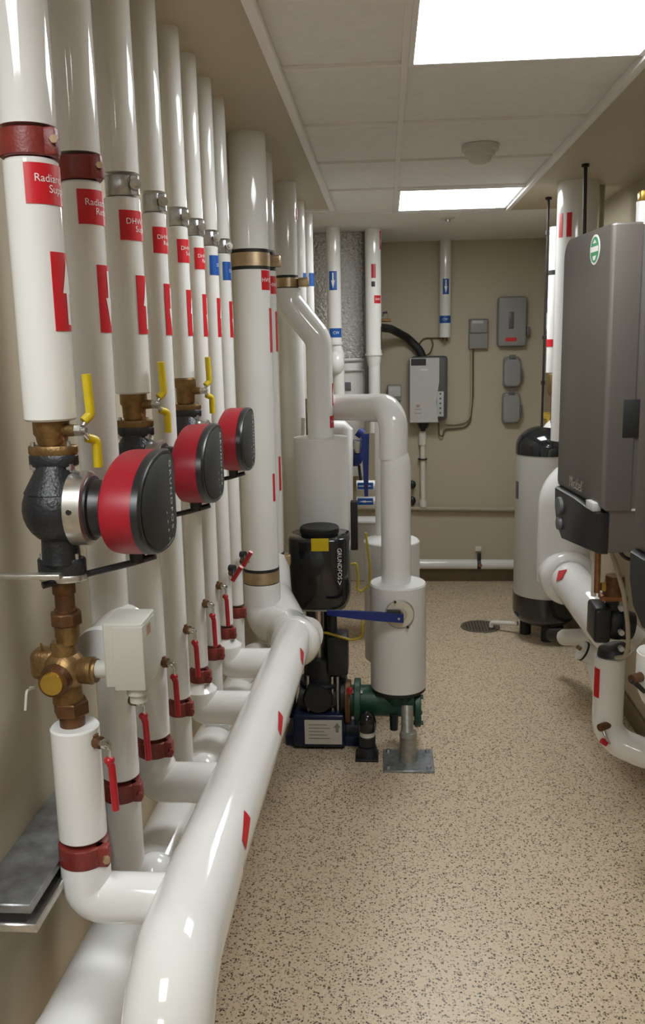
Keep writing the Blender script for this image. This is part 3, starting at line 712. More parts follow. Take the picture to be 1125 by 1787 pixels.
t.part('name_band', MB().cyl((mc.x - .002, YM - .0, zs - .078), (mc.x - .002, YM, zs - .032), .0835, n=32), 'pipe_grey')
p0, p1 = at(508, 1215, YM), at(600, 1215, YM)
for p_ in (p0, p1): t.part('port_flange', MB().cyl(p_ - V((.014, 0, 0)), p_ + V((.014, 0, 0)), .096, n=36, bev=.003), 'iron')
t.part('port_cap', MB().lathe([(.062, 0), (.068, -.03), (.06, -.05)], at(556, 1214, YM - .06), (0, 1, 0), 32), 'iron')
za = at(557, 1248, 3.62).z; zb_ = 0
bs = t.part('base_block', MB().box((at(512, 1300, 3.62).x, 3.62, .012), (at(602, 1300, 3.62).x, 3.90, za), .012, 3).box((at(497, 1310, 3.62).x, 3.66, 0), (at(640, 1310, 3.62).x, 3.92, .05), .006), 'blue_iron', label='navy blue cast base')
a, b = at(532, 1298, 3.619), at(596, 1257, 3.619)
lb = t.part('data_plate', MB().box((a.x, 3.616, a.z), (b.x, 3.622, b.z), .0006, 1), 'paper', label='white data plate')
w = at(588, 1270, 3.616); mb2 = MB().flat([arrow(.05, .045)], plane((w.x, 3.6155, w.z), (1, 0, 0), (0, 0, 1)))
for k in range(5):
    z_ = a.z + (b.z - a.z) * (.25 + .14 * k); mb2.flat([([(-.05, -.002), (.045 - .012 * (k % 3), -.002), (.045 - .012 * (k % 3), .002), (-.05, .002)], [(0, 1, 2, 3)])], plane((a.x + .068, 3.6155, z_), (1, 0, 0), (0, 0, 1)))
t.part('print_marks', mb2, 'grey_ink', bs)
# black foot pedestal right of the pump base
w = at(641, 1318, 3.56); w.z = 0
t = Thing('rubber_mount', 'black bolted pipe foot standing right of the pump base', 'mount', w)
t.part('foot', MB().box(w + V((-.052, -.05, 0)), w + V((.048, .05, .014)), .004), 'iron')
t.part('post', MB().lathe([(.045, .012), (.040, .05), (.030, .055), (.036, .06), (.036, .10), (.030, .105)], w, n=28), 'iron')
t.part('rod', MB().cyl(w + V((0, 0, .10)), w + V((0, 0, .125)), .033, n=24), 'paper')
t.part('dome', MB().lathe([(.036, .125), (.040, .14), (.040, .17), (.030, .20), (.012, .212)], w, n=28), 'gloss_black')
# small red test plug
w = at(610, 1204, 3.60); single('test_plug', 'small red cap between pump flange and green valve', 'cap', MB().cyl(w, w - V((0, .025, 0)), .014, .011, 14), 'grip_red', w)
# yellow wires about the pump
single('signal_wire', 'yellow wire drooping below the black motor to its right', 'wire', MB().tube([at(560, 1104, 3.66), at(572, 1105, 3.64), at(612, 1117, 3.62), at(632, 1112, 3.62), at(633, 1080, 3.64), at(628, 1065, 3.7)], .0055, .03, 8), 'wire_y', at(600, 1112, 3.62))
single('signal_wire', 'yellow wire looping upright between motor and rear barrel', 'wire', MB().tube([at(612, 985, 3.95), at(622, 982, 3.95), at(625, 1010, 3.95), at(622, 1040, 3.95), at(645, 1020, 3.95), at(645, 985, 3.95), at(638, 930, 3.95)], .0055, .03, 8), 'wire_y', at(622, 1000, 3.95))

# black lagged pipe, white boxed valve and blue butterfly valve behind
w = at(618, 920, 4.25); t = Thing('black_post', 'black upright strip beside the wide insulated barrel', 'post', (w.x, 4.25, at(618, 958, 4.25).z))
t.part('strip', MB().box((at(612, 920, 4.25).x, 4.22, at(618, 958, 4.25).z), (at(624, 920, 4.25).x, 4.28, at(618, 874, 4.25).z), .004), 'rubber')
YV = 4.45
t = Thing('insulated_branch', 'white square cornered pipe branch behind the wide barrel', 'pipe', at(600, 900, YV))
t.part('jacket', MB().tube([at(560, 748, YV), at(601, 748, YV), at(601, 940, YV)], .043, bend=.002, n=28, steps=1), 'pvc_matt'); t.part('end_cap', MB().cyl(at(601, 940, YV), at(601, 936, YV), .046, n=28), 'pvc_matt')
YB2 = 4.75
w = at(627, 790, YB2)
t = Thing('butterfly_valve', 'dark blue lever valve hanging among white pipes behind', 'valve', w)
bd = MB().cyl(at(622, 795, YB2), at(622, 768, YB2), .030).ball(at(620, 798, YB2), .042, (1, .8, 1.2), 14)
t.part('body', bd, 'grip_blue'); t.part('flange', MB().cyl(at(613, 798, YB2 - .03), at(618, 798, YB2 - .03), .05, n=20), 'blue_iron')
t.part('stem', MB().cyl(at(631, 744, YB2), at(626, 775, YB2), .012), 'steel'); t.part('neck', MB().cyl(at(624, 752, YB2), at(632, 758, YB2), .028, n=16), 'grip_blue')
t.part('lever', MB().prism([(-.022, 0), (.022, 0), (.012, -.34), (-.008, -.34)], at(637, 757, YB2 - .05), (1, 0, 0), (0, 0, 1), (0, 1, 0), [(-.006, 1), (.006, 1)]), 'grip_blue', label='long blue lever')
t.part('gauge_rod', MB().cyl(at(626, 812, YB2), at(629, 838, YB2), .008), 'black'); t.part('trim_ring', MB().cyl(at(624, 770, YB2 - .04), at(622, 790, YB2 - .04), .022, .018, 16), 'steel')
for v, lab, fl in ((847, 'upper one of two white pipes with blue arrow labels', False), (874, 'lower one of two white pipes with blue arrow labels', True)):
    YH = 4.95; a, b = at(622, v, YH), at(667, v, YH); a.z = b.z
    t = Thing('cold_pipe', lab, 'pipe', a, 'short white pipes with blue arrow labels')
    t.part('jacket', MB().tube([a, b], .030, n=24), 'pvc')
    a2, b2 = at(624, v, YH), at(651, v, YH)
    lbl = t.part('flow_label', MB().box((a2.x, YH - .0315, a.z - .017), (b2.x, YH - .024, a.z + .021), .001, 1), 'blue')
    t.part('flow_arrow', MB().flat([arrow(.02, .075)], lambda x, y, s_=(-1 if fl else 1): V(((a2.x + b2.x) / 2 + y * s_, YH - .0322, a.z + .002 + x))), 'ink', lbl)
w0, w1 = at(632, 950, 5.0), at(692, 914, 5.0)
t = Thing('grey_cabinet', 'pale grey box low behind the white pipes', 'box', w0); t.part('case', MB().box((w0.x - .07, 5.0, w0.z - .22), (w1.x, 5.2, w1.z), .006), 'hum'); t.part('lid', MB().box((w0.x - .072, 4.995, w1.z), (w1.x + .002, 5.2, w1.z + .006), .002), 'hum')

# ------------------------------------------------------------------ back left: duct and pipes
YD = 5.80
x0, x1 = at(545, 500, YD).x, at(634, 500, YD).x
zj = at(600, 628, YD).z
t = Thing('air_duct', 'square duct wrapped in silver foil in the back left corner', 'duct', (x0, YD, 0))
t.part('foil_wrap', MB().box((x0, YD, zj), (x1, YB, H), .008, 2), 'foil', label='crinkled silver foil wrap')
t.part('lower_section', MB().box((x0 + .012, YD + .012, .9), (x1 - .006, YB, zj), .004), 'duct', label='plain grey duct section')
t.part('joint_flange', MB().box((x0 - .008, YD - .010, zj - .075), (x1 + .004, YB, zj - .060), .003).box((x0 - .008, YD - .006, zj - .012), (x1 + .004, YB, zj + .008), .003), 'duct')
t.part('corner_angle', MB().box((x1, YD - .012, zj - .3), (x1 + .030, YD + .03, H), .002), 'duct_edge')
a, b = at(598, 682, YD), at(612, 667, YD); t.part('access_plate', MB().box((a.x, YD + .004, a.z), (b.x, YD + .02, b.z), .002), 'panel_dk')
def back_pipe(u, Y, r, vtop, vbot, label, bits):
    tp, bt_ = at(u[0], vtop, Y), at(u[1], vbot, Y); c = (bt_.x, Y)
    t = Thing('riser_pipe', label, 'pipe', bt_, 'white pipes on the far wall')
    t.part('jacket', MB().cyl((*c, bt_.z), (*c, H), r, n=32, bev=.002), 'pvc')
    for kind, va, vb, m_, a, half, txt in bits:
        zz0, zz1 = at(u[1], vb, Y).z, at(u[1], va, Y).z
        if kind == 'a': arrow_label(t, c, r, m_, zz0, zz1, half, a, True, aw=r * .8)
        elif kind == 'n': name_label(t, c, r, m_, txt, zz0, zz1, half, a, (zz1 - zz0) * .42)
        else: t.part('thermometer', MB().patch(c, r, a - half, a + half, zz0, zz1), m_)
    return t, c, bt_
t, c, q = back_pipe((582, 584), 5.55, .044, 398, 600, 'white riser with blue arrow label in front of foil duct', [('a', 474, 507, 'blue', -1.62, .55, ''), ('n', 573, 589, 'blue', -1.3, 1.0, 'CW')])
t.part('collar', MB().cyl((*c, q.z - .006), (*c, q.z + .012), .049, n=28), 'pvc_matt')
t.part('fitting', MB().tube([(*c, q.z), (c[0] + .02, 5.55, q.z - .07), (c[0] + .02, 5.55, q.z - .35)], .038, .05, 24), 'pvc'); t.part('elbow_cover', MB().ball((c[0] + .005, 5.53, q.z - .12), .055, (1, 1, 1.4)), 'pvc')
t, c, q = back_pipe((653, 652), 5.68, .050, 400, 618, 'white riser with red label and thermometer right of foil duct', [('t', 462, 486, 'grip_red', -1.5, .28, ''), ('t', 492, 501, 'black', -1.55, .22, ''), ('n', 516, 530, 'red', -.95, .5, 'HW'), ('a', 404, 436, 'red', -.25, .3, ''), ('t', 570, 610, 'brass_dk', -.25, .2, '')])
t.part('collar', MB().cyl((*c, q.z - .008), (*c, q.z + .004), .055, n=28), 'pvc_matt')
t.part('lower_jacket', MB().cyl((c[0] + .002, 5.68, q.z - .5), (c[0] + .002, 5.68, q.z), .037, n=28), 'pvc_matt'); t.part('elbow_cover', MB().lathe([(.037, -.08), (.042, -.05), (.049, -.006)], (*c, q.z), n=28), 'pvc_matt')
t, c, q = back_pipe((778, 776), 6.38, .040, 421, 589, 'white capped pipe with two blue labels on the far wall', [('a', 487, 514, 'blue', -1.5, .55, ''), ('n', 551, 564, 'blue', -1.6, 1.2, 'CW')])
t.part('fitting', MB().cyl((*c, q.z - .022), (*c, q.z), .018, n=16), 'brass_dk')
# humidifier
YW = 6.46
def wbox(u0, v0, u1, v1, Y):
    a, b = at(u0, v1, Y), at(u1, v0, Y); return a, b
a, b = wbox(715, 622, 781, 738, 6.32)
t = Thing('humidifier', 'grey wall humidifier box with black badge and pale keypad', 'humidifier', (a.x, YW, a.z))
t.part('side_cover', MB().box((a.x + .012, 6.33, a.z + .02), (b.x, YW, b.z + .004), .02, 3), 'hum_dk', label='dark grey side cover')
fr = at(766, 690, 6.32).x
out = [(a.x - .002, a.z), (at(764, 738, 6.32).x, a.z), (at(761, 700, 6.32).x, a.z + (b.z - a.z) * .33), (fr, a.z + (b.z - a.z) * .62), (fr, b.z - .006), (a.x - .002, b.z - .006)]
cv = t.part('front_cover', MB().prism(out, (0, 6.31, 0), (1, 0, 0), (0, 0, 1), (0, 1, 0), [(-.006, .985), (0, 1), (.10, 1)]), 'hum')
p, q = wbox(717, 626, 743, 638, 6.302); bdg = t.part('badge', MB().box((p.x, 6.300, p.z), (q.x, 6.306, q.z), .001, 1), 'black', cv)
p, q = wbox(732, 644, 747, 647, 6.302); t.part('vent_slot', MB().box((p.x, 6.298, p.z), (q.x, 6.306, q.z), .002, 1), 'ink', cv)
p = at(729, 716, 6.3035); mbx = MB()
for k, wdt in enumerate((.05, .05, .036)): mbx.flat([([(-wdt / 2, -.003), (wdt / 2, -.003), (wdt / 2, .003), (-wdt / 2, .003)], [(0, 1, 2, 3)])], plane((p.x, 6.3035, p.z - .022 + .028 * k), (1, 0, 0), (0, 0, 1)))
mbx.flat([([(-.012, -.01), (.012, -.01), (0, .012)], [(0, 1, 2)])], plane((p.x, 6.3035, p.z + .03), (1, 0, 0), (0, 0, 1)))
t.part('warning_print', mbx, 'orange_ink', cv)
p, q = wbox(762, 683, 774, 727, 6.325); kp = t.part('keypad', MB().box((p.x, 6.322, p.z), (q.x, 6.335, q.z), .003), 'keypad', label='pale keypad strip')
mbx = MB()
for k in range(5): mbx.box(((p.x + q.x) / 2 - .006, 6.319, p.z + .02 + .034 * k), ((p.x + q.x) / 2 + .006, 6.323, p.z + .032 + .034 * k), .001, 1)
t.part('key_marks', mbx, 'hum_dk', kp)
t.part('drain_spout', MB().cyl(at(738, 738, 6.38), at(738, 747, 6.38), .045, .030, 20).cyl(at(738, 746, 6.38), at(738, 752, 6.38), .016, n=16), 'black')
single('steam_hose', 'thick black hose curving from the white riser to the humidifier', 'hose', MB().tube([at(660, 571, 5.9), at(682, 574, 6.2), at(712, 590, 6.4), at(733, 612, 6.40), at(738, 626, 6.40)], .028, .25, 20), 'rubber', at(700, 582, 6.2))
p = at(668, 562, 6.05); t = Thing('pipe_fittings', 'small brass and black fittings above the black hose', 'fitting', p)
t.part('valve_body', MB().cyl(at(660, 559, 6.0), at(682, 559, 6.0), .010), 'brass'); t.part('wheel', MB().cyl(at(672, 548, 6.0), at(670, 554, 6.0), .022, .018, 14), 'steel'); t.part('knob', MB().cyl(at(671, 544, 6.0), at(672, 548, 6.0), .016, n=14), 'black')
t = Thing('condensate_pipe', 'white vertical drain pipe below the humidifier', 'pipe', at(738, 880, 6.42))
t.part('tube', MB().tube([at(737, 752, 6.42), at(738, 885, 6.42)], .019, n=18), 'white_pipe'); t.part('joint', MB().cyl(at(737, 752, 6.42), at(737, 776, 6.42), .027, n=18), 'white_pipe')
t.part('pipe_clip', MB().cyl(at(737, 800, 6.42), at(737, 802, 6.42), .034, n=18), 'rod'); t.part('foot_fitting', MB().cyl(at(738, 872, 6.42), at(738, 884, 6.42), .028, n=18), 'white_pipe')
a, b = at(620, 886, 6.42), at(915, 889, 6.42)
single('wall_conduit', 'thin cream pipe running level across the far wall', 'pipe', MB().tube([a, b], .017, n=16), 'conduit', a)
a, b = at(700, 984, 6.38), at(930, 985, 6.38)
t = Thing('floor_level_pipe', 'white pipe running level just above the far baseboard', 'pipe', a); t.part('jacket', MB().tube([a, b], .037, n=24), 'pvc')
w = at(835, 984, 6.38); t.part('pipe_clamp', MB().lathe([(.037, -.014), (.044, -.012), (.044, .012), (.037, .014)], w, (1, 0, 0), 24), 'iron'); t.part('clamp_lug', MB().box(w + V((-.012, -.02, .03)), w + V((.014, .01, .085)), .004), 'iron')
t.part('clamp_bolt', MB().cyl(w + V((.006, -.02, .0)), w + V((.006, -.048, .0)), .014, n=12), 'copper'); t.part('label_strip', MB().box(w + V((-.022, .045, .085)), w + V((.022, .062, .12)), .002), 'white_pipe')
# grey control box, conduit, panel, switches
a, b = wbox(818, 556, 852, 609, 6.40)
t = Thing('control_box', 'grey box with hinged lid left of the electrical panel', 'box', (a.x, YW, a.z))
t.part('case', MB().box((a.x, 6.40, a.z), (b.x, YW, b.z), .008), 'panel'); md = a.z + (b.z - a.z) * .52
t.part('lid', MB().box((a.x + .004, 6.388, md), (b.x - .004, 6.402, b.z - .004), .010, 3), 'panel'); t.part('latch', MB().box(((a.x + b.x) / 2 - .05, 6.384, b.z - .034), ((a.x + b.x) / 2 + .03, 6.392, b.z - .012), .003), 'hum')
single('wall_cable', 'grey cable looping from the grey control box to humidifier', 'cable', MB().tube([at(822, 608, 6.44), at(822, 700, 6.44), at(818, 735, 6.44), at(795, 740, 6.44), at(778, 739, 6.44)], .008, .10, 10), 'cable', at(822, 650, 6.44))
single('wall_cable', 'second grey cable along the humidifier cable on the far wall', 'cable', MB().tube([at(825, 608, 6.44), at(825, 690, 6.44), at(819, 745, 6.44), at(790, 748, 6.44), at(775, 748, 6.44), at(772, 762, 6.42), at(766, 760, 6.42), at(765, 738, 6.42)], .006, .07, 10), 'wire_b', at(825, 650, 6.44))
single('wall_cable', 'thin brown wire loop above the humidifier', 'cable', MB().tube([at(777, 590, 6.44), at(740, 590, 6.44), at(730, 600, 6.44), at(735, 622, 6.42), at(750, 618, 6.42), at(756, 600, 6.42), at(752, 590, 6.43)], .005, .05, 8), 'wire_b', at(745, 600, 6.43))
a, b = wbox(867, 516, 921, 606, 6.38)
t = Thing('electrical_panel', 'large grey electrical panel with red tag on far wall', 'panel', (a.x, YW, a.z))
t.part('case', MB().box((a.x, 6.39, a.z), (b.x, YW, b.z), .03, 3), 'panel'); dr = t.part('door', MB().box((a.x + .006, 6.376, a.z + .006), (b.x - .006, 6.40, b.z - .006), .011, 3), 'panel')
p, q = wbox(887, 544, 897, 574, 6.376); t.part('window', MB().box((p.x, 6.374, p.z), (q.x, 6.380, q.z), .012 * .3, 2), 'hum_dk', dr)
p, q = wbox(882, 589, 901, 596, 6.376); t.part('warning_tag', MB().box((p.x, 6.375, p.z), (q.x, 6.380, q.z), .001, 1), 'red_tag', dr, 'small red tag'); p, q = wbox(921, 570, 924, 586, 6.40); t.part('latch', MB().box((p.x - .01, 6.39, p.z), (q.x, 6.42, q.z), .002), 'panel_dk')
for k, (v0, v1, lab) in enumerate(((622, 677, 'upper one of the two grey weatherproof outlet boxes'), (685, 740, 'lower one of the two grey weatherproof outlet boxes'))):
    a, b = wbox(878 if k == 0 else 876, v0, 910 if k == 0 else 909, v1, 6.38)
    t = Thing('outlet_box', lab, 'outlet', (a.x, YW, a.z), 'grey weatherproof outlet boxes')
    t.part('case', MB().box((a.x, 6.40, a.z), (b.x, YW, b.z), .028, 3), 'panel'); t.part('cover', MB().prism(rrect(a.x + .004, b.x - .004, a.z + .008, b.z - .018, .03), (0, 6.40, 0), (1, 0, 0), (0, 0, 1), (0, -1, 0), [(-.002, 1), (.014, 1), (.020, .95), (.022, .86)]), 'panel')
    t.part('hinge', MB().box(((a.x + b.x) / 2 - .02, 6.385, b.z - .016), ((a.x + b.x) / 2 + .02, 6.41, b.z + .012), .003), 'panel_dk'); t.part('side_latch', MB().box((b.x - .004, 6.39, a.z + .05), (b.x + .012, 6.43, a.z + .13), .003), 'panel_dk')
a, b = wbox(676, 672, 700, 700, 6.36)
t = Thing('junction_box', 'small grey box on far wall left of the humidifier', 'box', a); t.part('case', MB().box((a.x, 6.37, a.z), (b.x, YW, b.z), .006), 'panel'); t.part('lid', MB().box((a.x + .004, 6.36, a.z + .03), (b.x - .004, 6.372, b.z - .01), .006), 'hum')
for v, lab in ((846, 'upper black knob beside the tall white pipe'), (874, 'lower black knob beside the tall white pipe')):
    w = at(719, v, 6.40); t = Thing('wall_cleat', lab, 'knob', w, 'black wall knobs beside the tall white pipe'); t.part('stub', MB().cyl(w, V((w.x, YW, w.z)), .018, n=14), 'black'); t.part('head', MB().ball(w, .028, (1, .6, 1.2), 14), 'black')

# floor drain and its line
d0 = V((at(838, 1093, 5.35).x, 5.36, 0))
t = Thing('floor_drain', 'round slotted metal drain in the speckled floor', 'drain', d0)
t.part('pit', MB().cyl(d0 + V((0, 0, .0005)), d0 + V((0, 0, .0015)), .115, n=40), 'pit')
mbx = MB(); n = 40
ro, ri = mbx.ring(d0 + V((0, 0, .004)), V((1, 0, 0)), V((0, 1, 0)), .122, n), mbx.ring(d0 + V((0, 0, .004)), V((1, 0, 0)), V((0, 1, 0)), .104, n); mbx.bridge(ro, ri)
rl = mbx.ring(d0 + V((0, 0, .0)), V((1, 0, 0)), V((0, 1, 0)), .124, n); mbx.bridge(rl, ro)
t.part('rim', mbx, 'grate')
mbx = MB()
for k in range(-5, 6):
    o_ = k * .019; h_ = math.sqrt(max(0, .106 ** 2 - o_ ** 2))
    mbx.box(d0 + V((o_ - .004, -h_, .0016)), d0 + V((o_ + .004, h_, .0045))); mbx.box(d0 + V((-h_, o_ - .004, .0015)), d0 + V((h_, o_ + .004, .0043)))
t.part('grating', mbx, 'grate')
single('drain_line', 'thin white plastic pipe from the tank ending over the floor drain', 'pipe', MB().tube([at(857, 1094, 5.3), at(857, 1086, 5.3), at(903, 1088, 5.22)], .014, .02, 14), 'white_pipe', at(870, 1087, 5.3))

# ------------------------------------------------------------------ right side: tank, boilers, pump
TX, TY, TR = .943, 5.15, .186
zt, zc0, zc1, zb0 = at(958, 742, TY).z, at(958, 797, TY - .2).z, at(955, 1050, TY - .2).z, at(960, 1097, TY - .1).z
t = Thing('water_tank', 'silver hot water tank with glossy black dome and base', 'tank', (TX, TY, 0))
t.part('shell', MB().cyl((TX, TY, zc1), (TX, TY, zc0), TR, n=56), 'tank')
t.part('top_dome', MB().lathe([(TR + .003, zc0 - .004)] + [((TR + .003) * math.cos(PI / 2 * k / 16) ** .8, zc0 + .035 + (zt - zc0 - .035) * math.sin(PI / 2 * k / 16)) for k in range(16)] + [(.004, zt)], (TX, TY, 0), n=64), 'gloss_black')
t.part('base_ring', MB().lathe([((TR + .003) * math.cos(PI / 2 * k / 12) ** .7, zb0 + .10 - .10 * math.sin(PI / 2 * k / 12)) for k in range(11, -1, -1)] + [(TR + .003, zc1 + .004)], (TX, TY, 0), n=64), 'gloss_black')
for a, k in ((.7, .13), (2.4, .13), (4.9, .05)): t.part('foot', MB().cyl((TX + k * math.cos(a), TY + k * math.sin(a), 0), (TX + k * math.cos(a), TY + k * math.sin(a), zb0 + .05), .034, n=16), 'rubber')
p = at(899, 855, TY); t.part('name_strip', MB().patch((TX, TY), TR, PI * 1.02, PI * 1.10, at(899, 868, TY).z, at(899, 838, TY).z), 'hum_dk')
t = Thing('tank_fitting', 'gold valve on white pipe on top of the black tank dome', 'valve', at(958, 742, TY))
w = at(955, 742, TY); t.part('body', MB().cyl(w - V((0, 0, .03)), w + V((0, 0, .05)), .016).cyl(w + V((-.03, 0, .05)), w + V((.04, 0, .05)), .018), 'gold'); t.part('knob', MB().box(w + V((-.035, -.01, .055)), w + V((.02, .01, .075)), .004), 'gold')
t.part('elbow', MB().lathe([(.06, 0), (.045, .02), (.02, .04)], at(966, 745, TY - .05), n=20), 'pvc')
# brass valve and pipe dropping behind the boiler
PX, PY = .912, 4.60
w = at(966, 500, PY)
t = Thing('riser_pipe', 'thin white pipe with red band beside far edge of the boiler', 'pipe', (w.x, PY, 1.4))
t.part('jacket', MB().cyl((w.x + .01, PY, at(968, 650, PY).z), (w.x + .01, PY, H - .15), .038, n=28), 'pvc'); zz0, zz1 = at(966, 605, PY).z, at(966, 592, PY).z
t.part('red_band', MB().patch((w.x + .01, PY), .038, -PI, 0, zz0, zz1), 'red'); t.part('joint_band', MB().cyl((w.x + .01, PY, at(966, 480, PY).z), (w.x + .01, PY, at(966, 472, PY).z), .039, n=28), 'rubber')
t.part('vent_tee', MB().cyl(at(962, 470, PY), at(975, 470, PY), .012), 'brass')
w = at(963, 668, PY - .05); t = Thing('brass_valve', 'square brass valve between tank top and white pipe', 'valve', w)
t.part('body', MB().box(at(956, 690, PY - .05) - V((0, .03, 0)), at(976, 652, PY - .05) + V((0, .03, 0)), .008), 'brass'); t.part('tail', MB().cyl(at(966, 690, PY), at(966, 738, PY), .018), 'copper')
w0, w1 = at(955, 580, 4.9), at(972, 516, 4.9)
t = Thing('air_separator', 'small grey device with red cap beside the far hanging rod', 'fitting', w0); t.part('body', MB().cyl(at(964, 575, 4.9), at(964, 545, 4.9), .034, n=20).cyl(at(964, 545, 4.9), at(964, 520, 4.9), .028, n=20), 'duct'); t.part('cap', MB().cyl(at(966, 526, 4.88), at(966, 516, 4.88), .022, n=16), 'grip_red'); t.part('bowl', MB().ball(at(964, 572, 4.9), .036, (1, 1, .8), 16), 'hum')
# flue pipe up to the ceiling
w = at(1008, 360, 4.25)
t = Thing('flue_pipe', 'wide white pipe with red labels rising behind the boiler', 'pipe', (w.x, 4.25, 1.9)); t.part('jacket', MB().cyl((w.x, 4.25, 1.3), (w.x, 4.25, H), .092, n=44), 'pvc')
for u, a in ((984, 3.62), (991, 4.12)):
    zz0, zz1 = at(u, 414, 4.2).z, at(u, 372, 4.2).z; t.part('flow_label', MB().patch((w.x, 4.25), .092, a - .13, a + .13, zz0, zz1), 'red')
w = at(1047, 370, 4.35); single('thin_conduit', 'thin pale upright pipe behind the boiler near the right wall', 'pipe', MB().cyl((w.x, 4.35, 1.6), (w.x, 4.35, H), .018, n=18), 'conduit', (w.x, 4.35, 1.6))
# hanger rods
for (u, v, vb, lab) in ((1021.5, 286, 560, 'dark threaded rod hanging in front of the wide white pipe'), (957, 344, 745, 'dark threaded rod hanging left of the boiler')):
    tp = atz(u, v, H); bt_ = at(u - (12 if vb > 600 else 5), vb, tp.y)
    t = Thing('hanger_rod', lab, 'rod', tp, 'dark threaded hanger rods'); t.part('rod', MB().cyl(bt_, tp, .0078 if vb < 600 else .0062, n=12), 'rod'); t.part('ceiling_anchor', MB().cyl(tp - V((0, 0, .012)), tp, .016, n=6), 'rod')
    if vb > 600:
        for f_ in (.15, .60, .80):
            q = bt_.lerp(tp, 1 - f_); t.part('nut', MB().cyl(q - V((0, 0, .010)), q + V((0, 0, .010)), .011, n=6), 'rod')
# boilers
def boiler(P0, P1, label, logo=True):                           # near and far ends of the front, in plan
    P0, P1 = V((*P0, 0)), V((*P1, 0)); W = (P1 - P0).length; ux = (P1 - P0) / W; nn = V((ux.y, -ux.x, 0)); uz = V((0, 0, 1))
    zb, zt_ = 1.288, 2.083; D = (XR - .012 - max(P0.x + nn.x * 0, P0.x)) / nn.x - .004
    t = Thing('boiler', label, 'boiler', (XR, (P0.y + P1.y) / 2, 1.15), 'grey wall hung boilers')
    G = lambda a, d, z: P0 + ux * a + nn * d + uz * z            # along the front, into the wall, up
    rot = Matrix((ux, nn, uz)).transposed()
    def bx(a0, d0, z0, a1, d1, z1, bev=0., seg=2):
        mb = MB(); mb.box((a0, d0, z0), (a1, d1, z1), bev, seg)
        for v in mb.bm.verts: v.co = G(v.co.x, v.co.y, v.co.z)
        return mb
    rc = .062; out = [(0, zb), (W, zb)]
    for k in range(9):
        a = PI / 2 * k / 8; out.append((W - rc + rc * math.cos(a), zt_ - rc + rc * math.sin(a)))
    for k in range(5):
        a = PI / 2 + PI / 2 * k / 4; out.append((.008 + .008 * math.cos(a), zt_ - .008 + .008 * math.sin(a)))
    O = P0
    cv = t.part('front_cover', MB().prism(out, O, ux, uz, nn, [(0, .965), (.004, .985), (.014, 1.0), (.085, 1.0)]), 'cab')
    t.part('case', bx(.004, .024, 1.162, W - .004, D, zt_ - .006, .005), 'cab_side')
    co_ = [(.002, 1.160), (W - .10, 1.128), (W - .035, 1.165), (W - .006, 1.225), (W - .002, 1.292), (W * .5, 1.292), (.002, 1.280)]
    cs = t.part('console', MB().prism(co_, O, ux, uz, nn, [(-.010, .93), (.0, .985), (.014, 1), (.026, 1)]), 'console', label='black plastic console')
    t.part('side_seam', bx(.000, .09, zb - .002, .006, D - .02, zb + .003), 'hum')
    if logo:
        for z_, r_ in ((1.238, .030), (1.180, .022)):
            t.part('gauge', MB().lathe([(r_, 0), (r_ * .95, -.012), (r_ * .8, -.013)], G(W - .085, -.008, z_), nn, 28), 'panel_dk', cs)
        def circ(a0, z0, r_): return [(a0 + r_ * math.cos(2 * PI * k / 28), z0 + r_ * math.sin(2 * PI * k / 28)) for k in range(28)]
        sa, sz = .135, 2.024
        st = t.part('approval_sticker', MB().prism(circ(sa, sz, .042), O, ux, uz, nn, [(-.0012, 1), (.002, 1)]), 'ink', cv, 'round green and white sticker')
        t.part('green_field', MB().prism(circ(sa, sz, .036), O, ux, uz, nn, [(-.0018, 1), (0, 1)]), 'green', st)
        on = lambda a0, z0, off: (lambda x, y: G(a0 - x, -off, z0 + y))
        mbx = MB().flat([([(-.033, -.006), (.033, -.006), (.033, .009), (-.033, .009)], [(0, 1, 2, 3)]), ([(-.009, -.029), (.009, -.029), (.016, -.017), (-.014, -.017)], [(0, 1, 2, 3)]), ([(-.016, .018), (.016, .018), (0, .029)], [(0, 1, 2)])], on(sa, sz, .0022))
        t.part('sticker_print', mbx, 'ink', st)
        tx = text2d('Nobel', .050); t.part('raised_logo', MB().flat([tx], on(.225, 1.330, .0012)).flat([tx], on(.225, 1.330, .006)), 'chrome', cv)
        t.part('latch', bx(.03, -.014, zb - .008, .095, .012, zb + .018, .003), 'hum', cs)
    t.part('side_vent', bx(-.001, .052, 1.497, .02, .12, 1.605, .002), 'rubber')
    return t
boiler((.613, 2.52), (.572, 2.96), 'grey boiler with black console and green sticker on right wall')
boiler((.613, 1.60), (.572, 2.04), 'second grey boiler cut off by the right edge of the photo', False)
# handle seen between boilers
w = at(1119, 345, 2.9); t = Thing('shutoff_valve', 'yellow handled valve over the boilers at the right edge', 'valve', w)
t.part('handle', MB().box(at(1114, 352, 2.75) - V((0, .02, 0)), at(1140, 332, 2.75) + V((0, .02, 0)), .006), 'gold'); t.part('pipe', MB().cyl(at(1124, 352, 2.75), at(1120, 420, 2.75), .022, n=20), 'pvc'); t.part('stem', MB().cyl(at(1117, 352, 2.75), at(1115, 384, 2.75), .006), 'brass_dk')
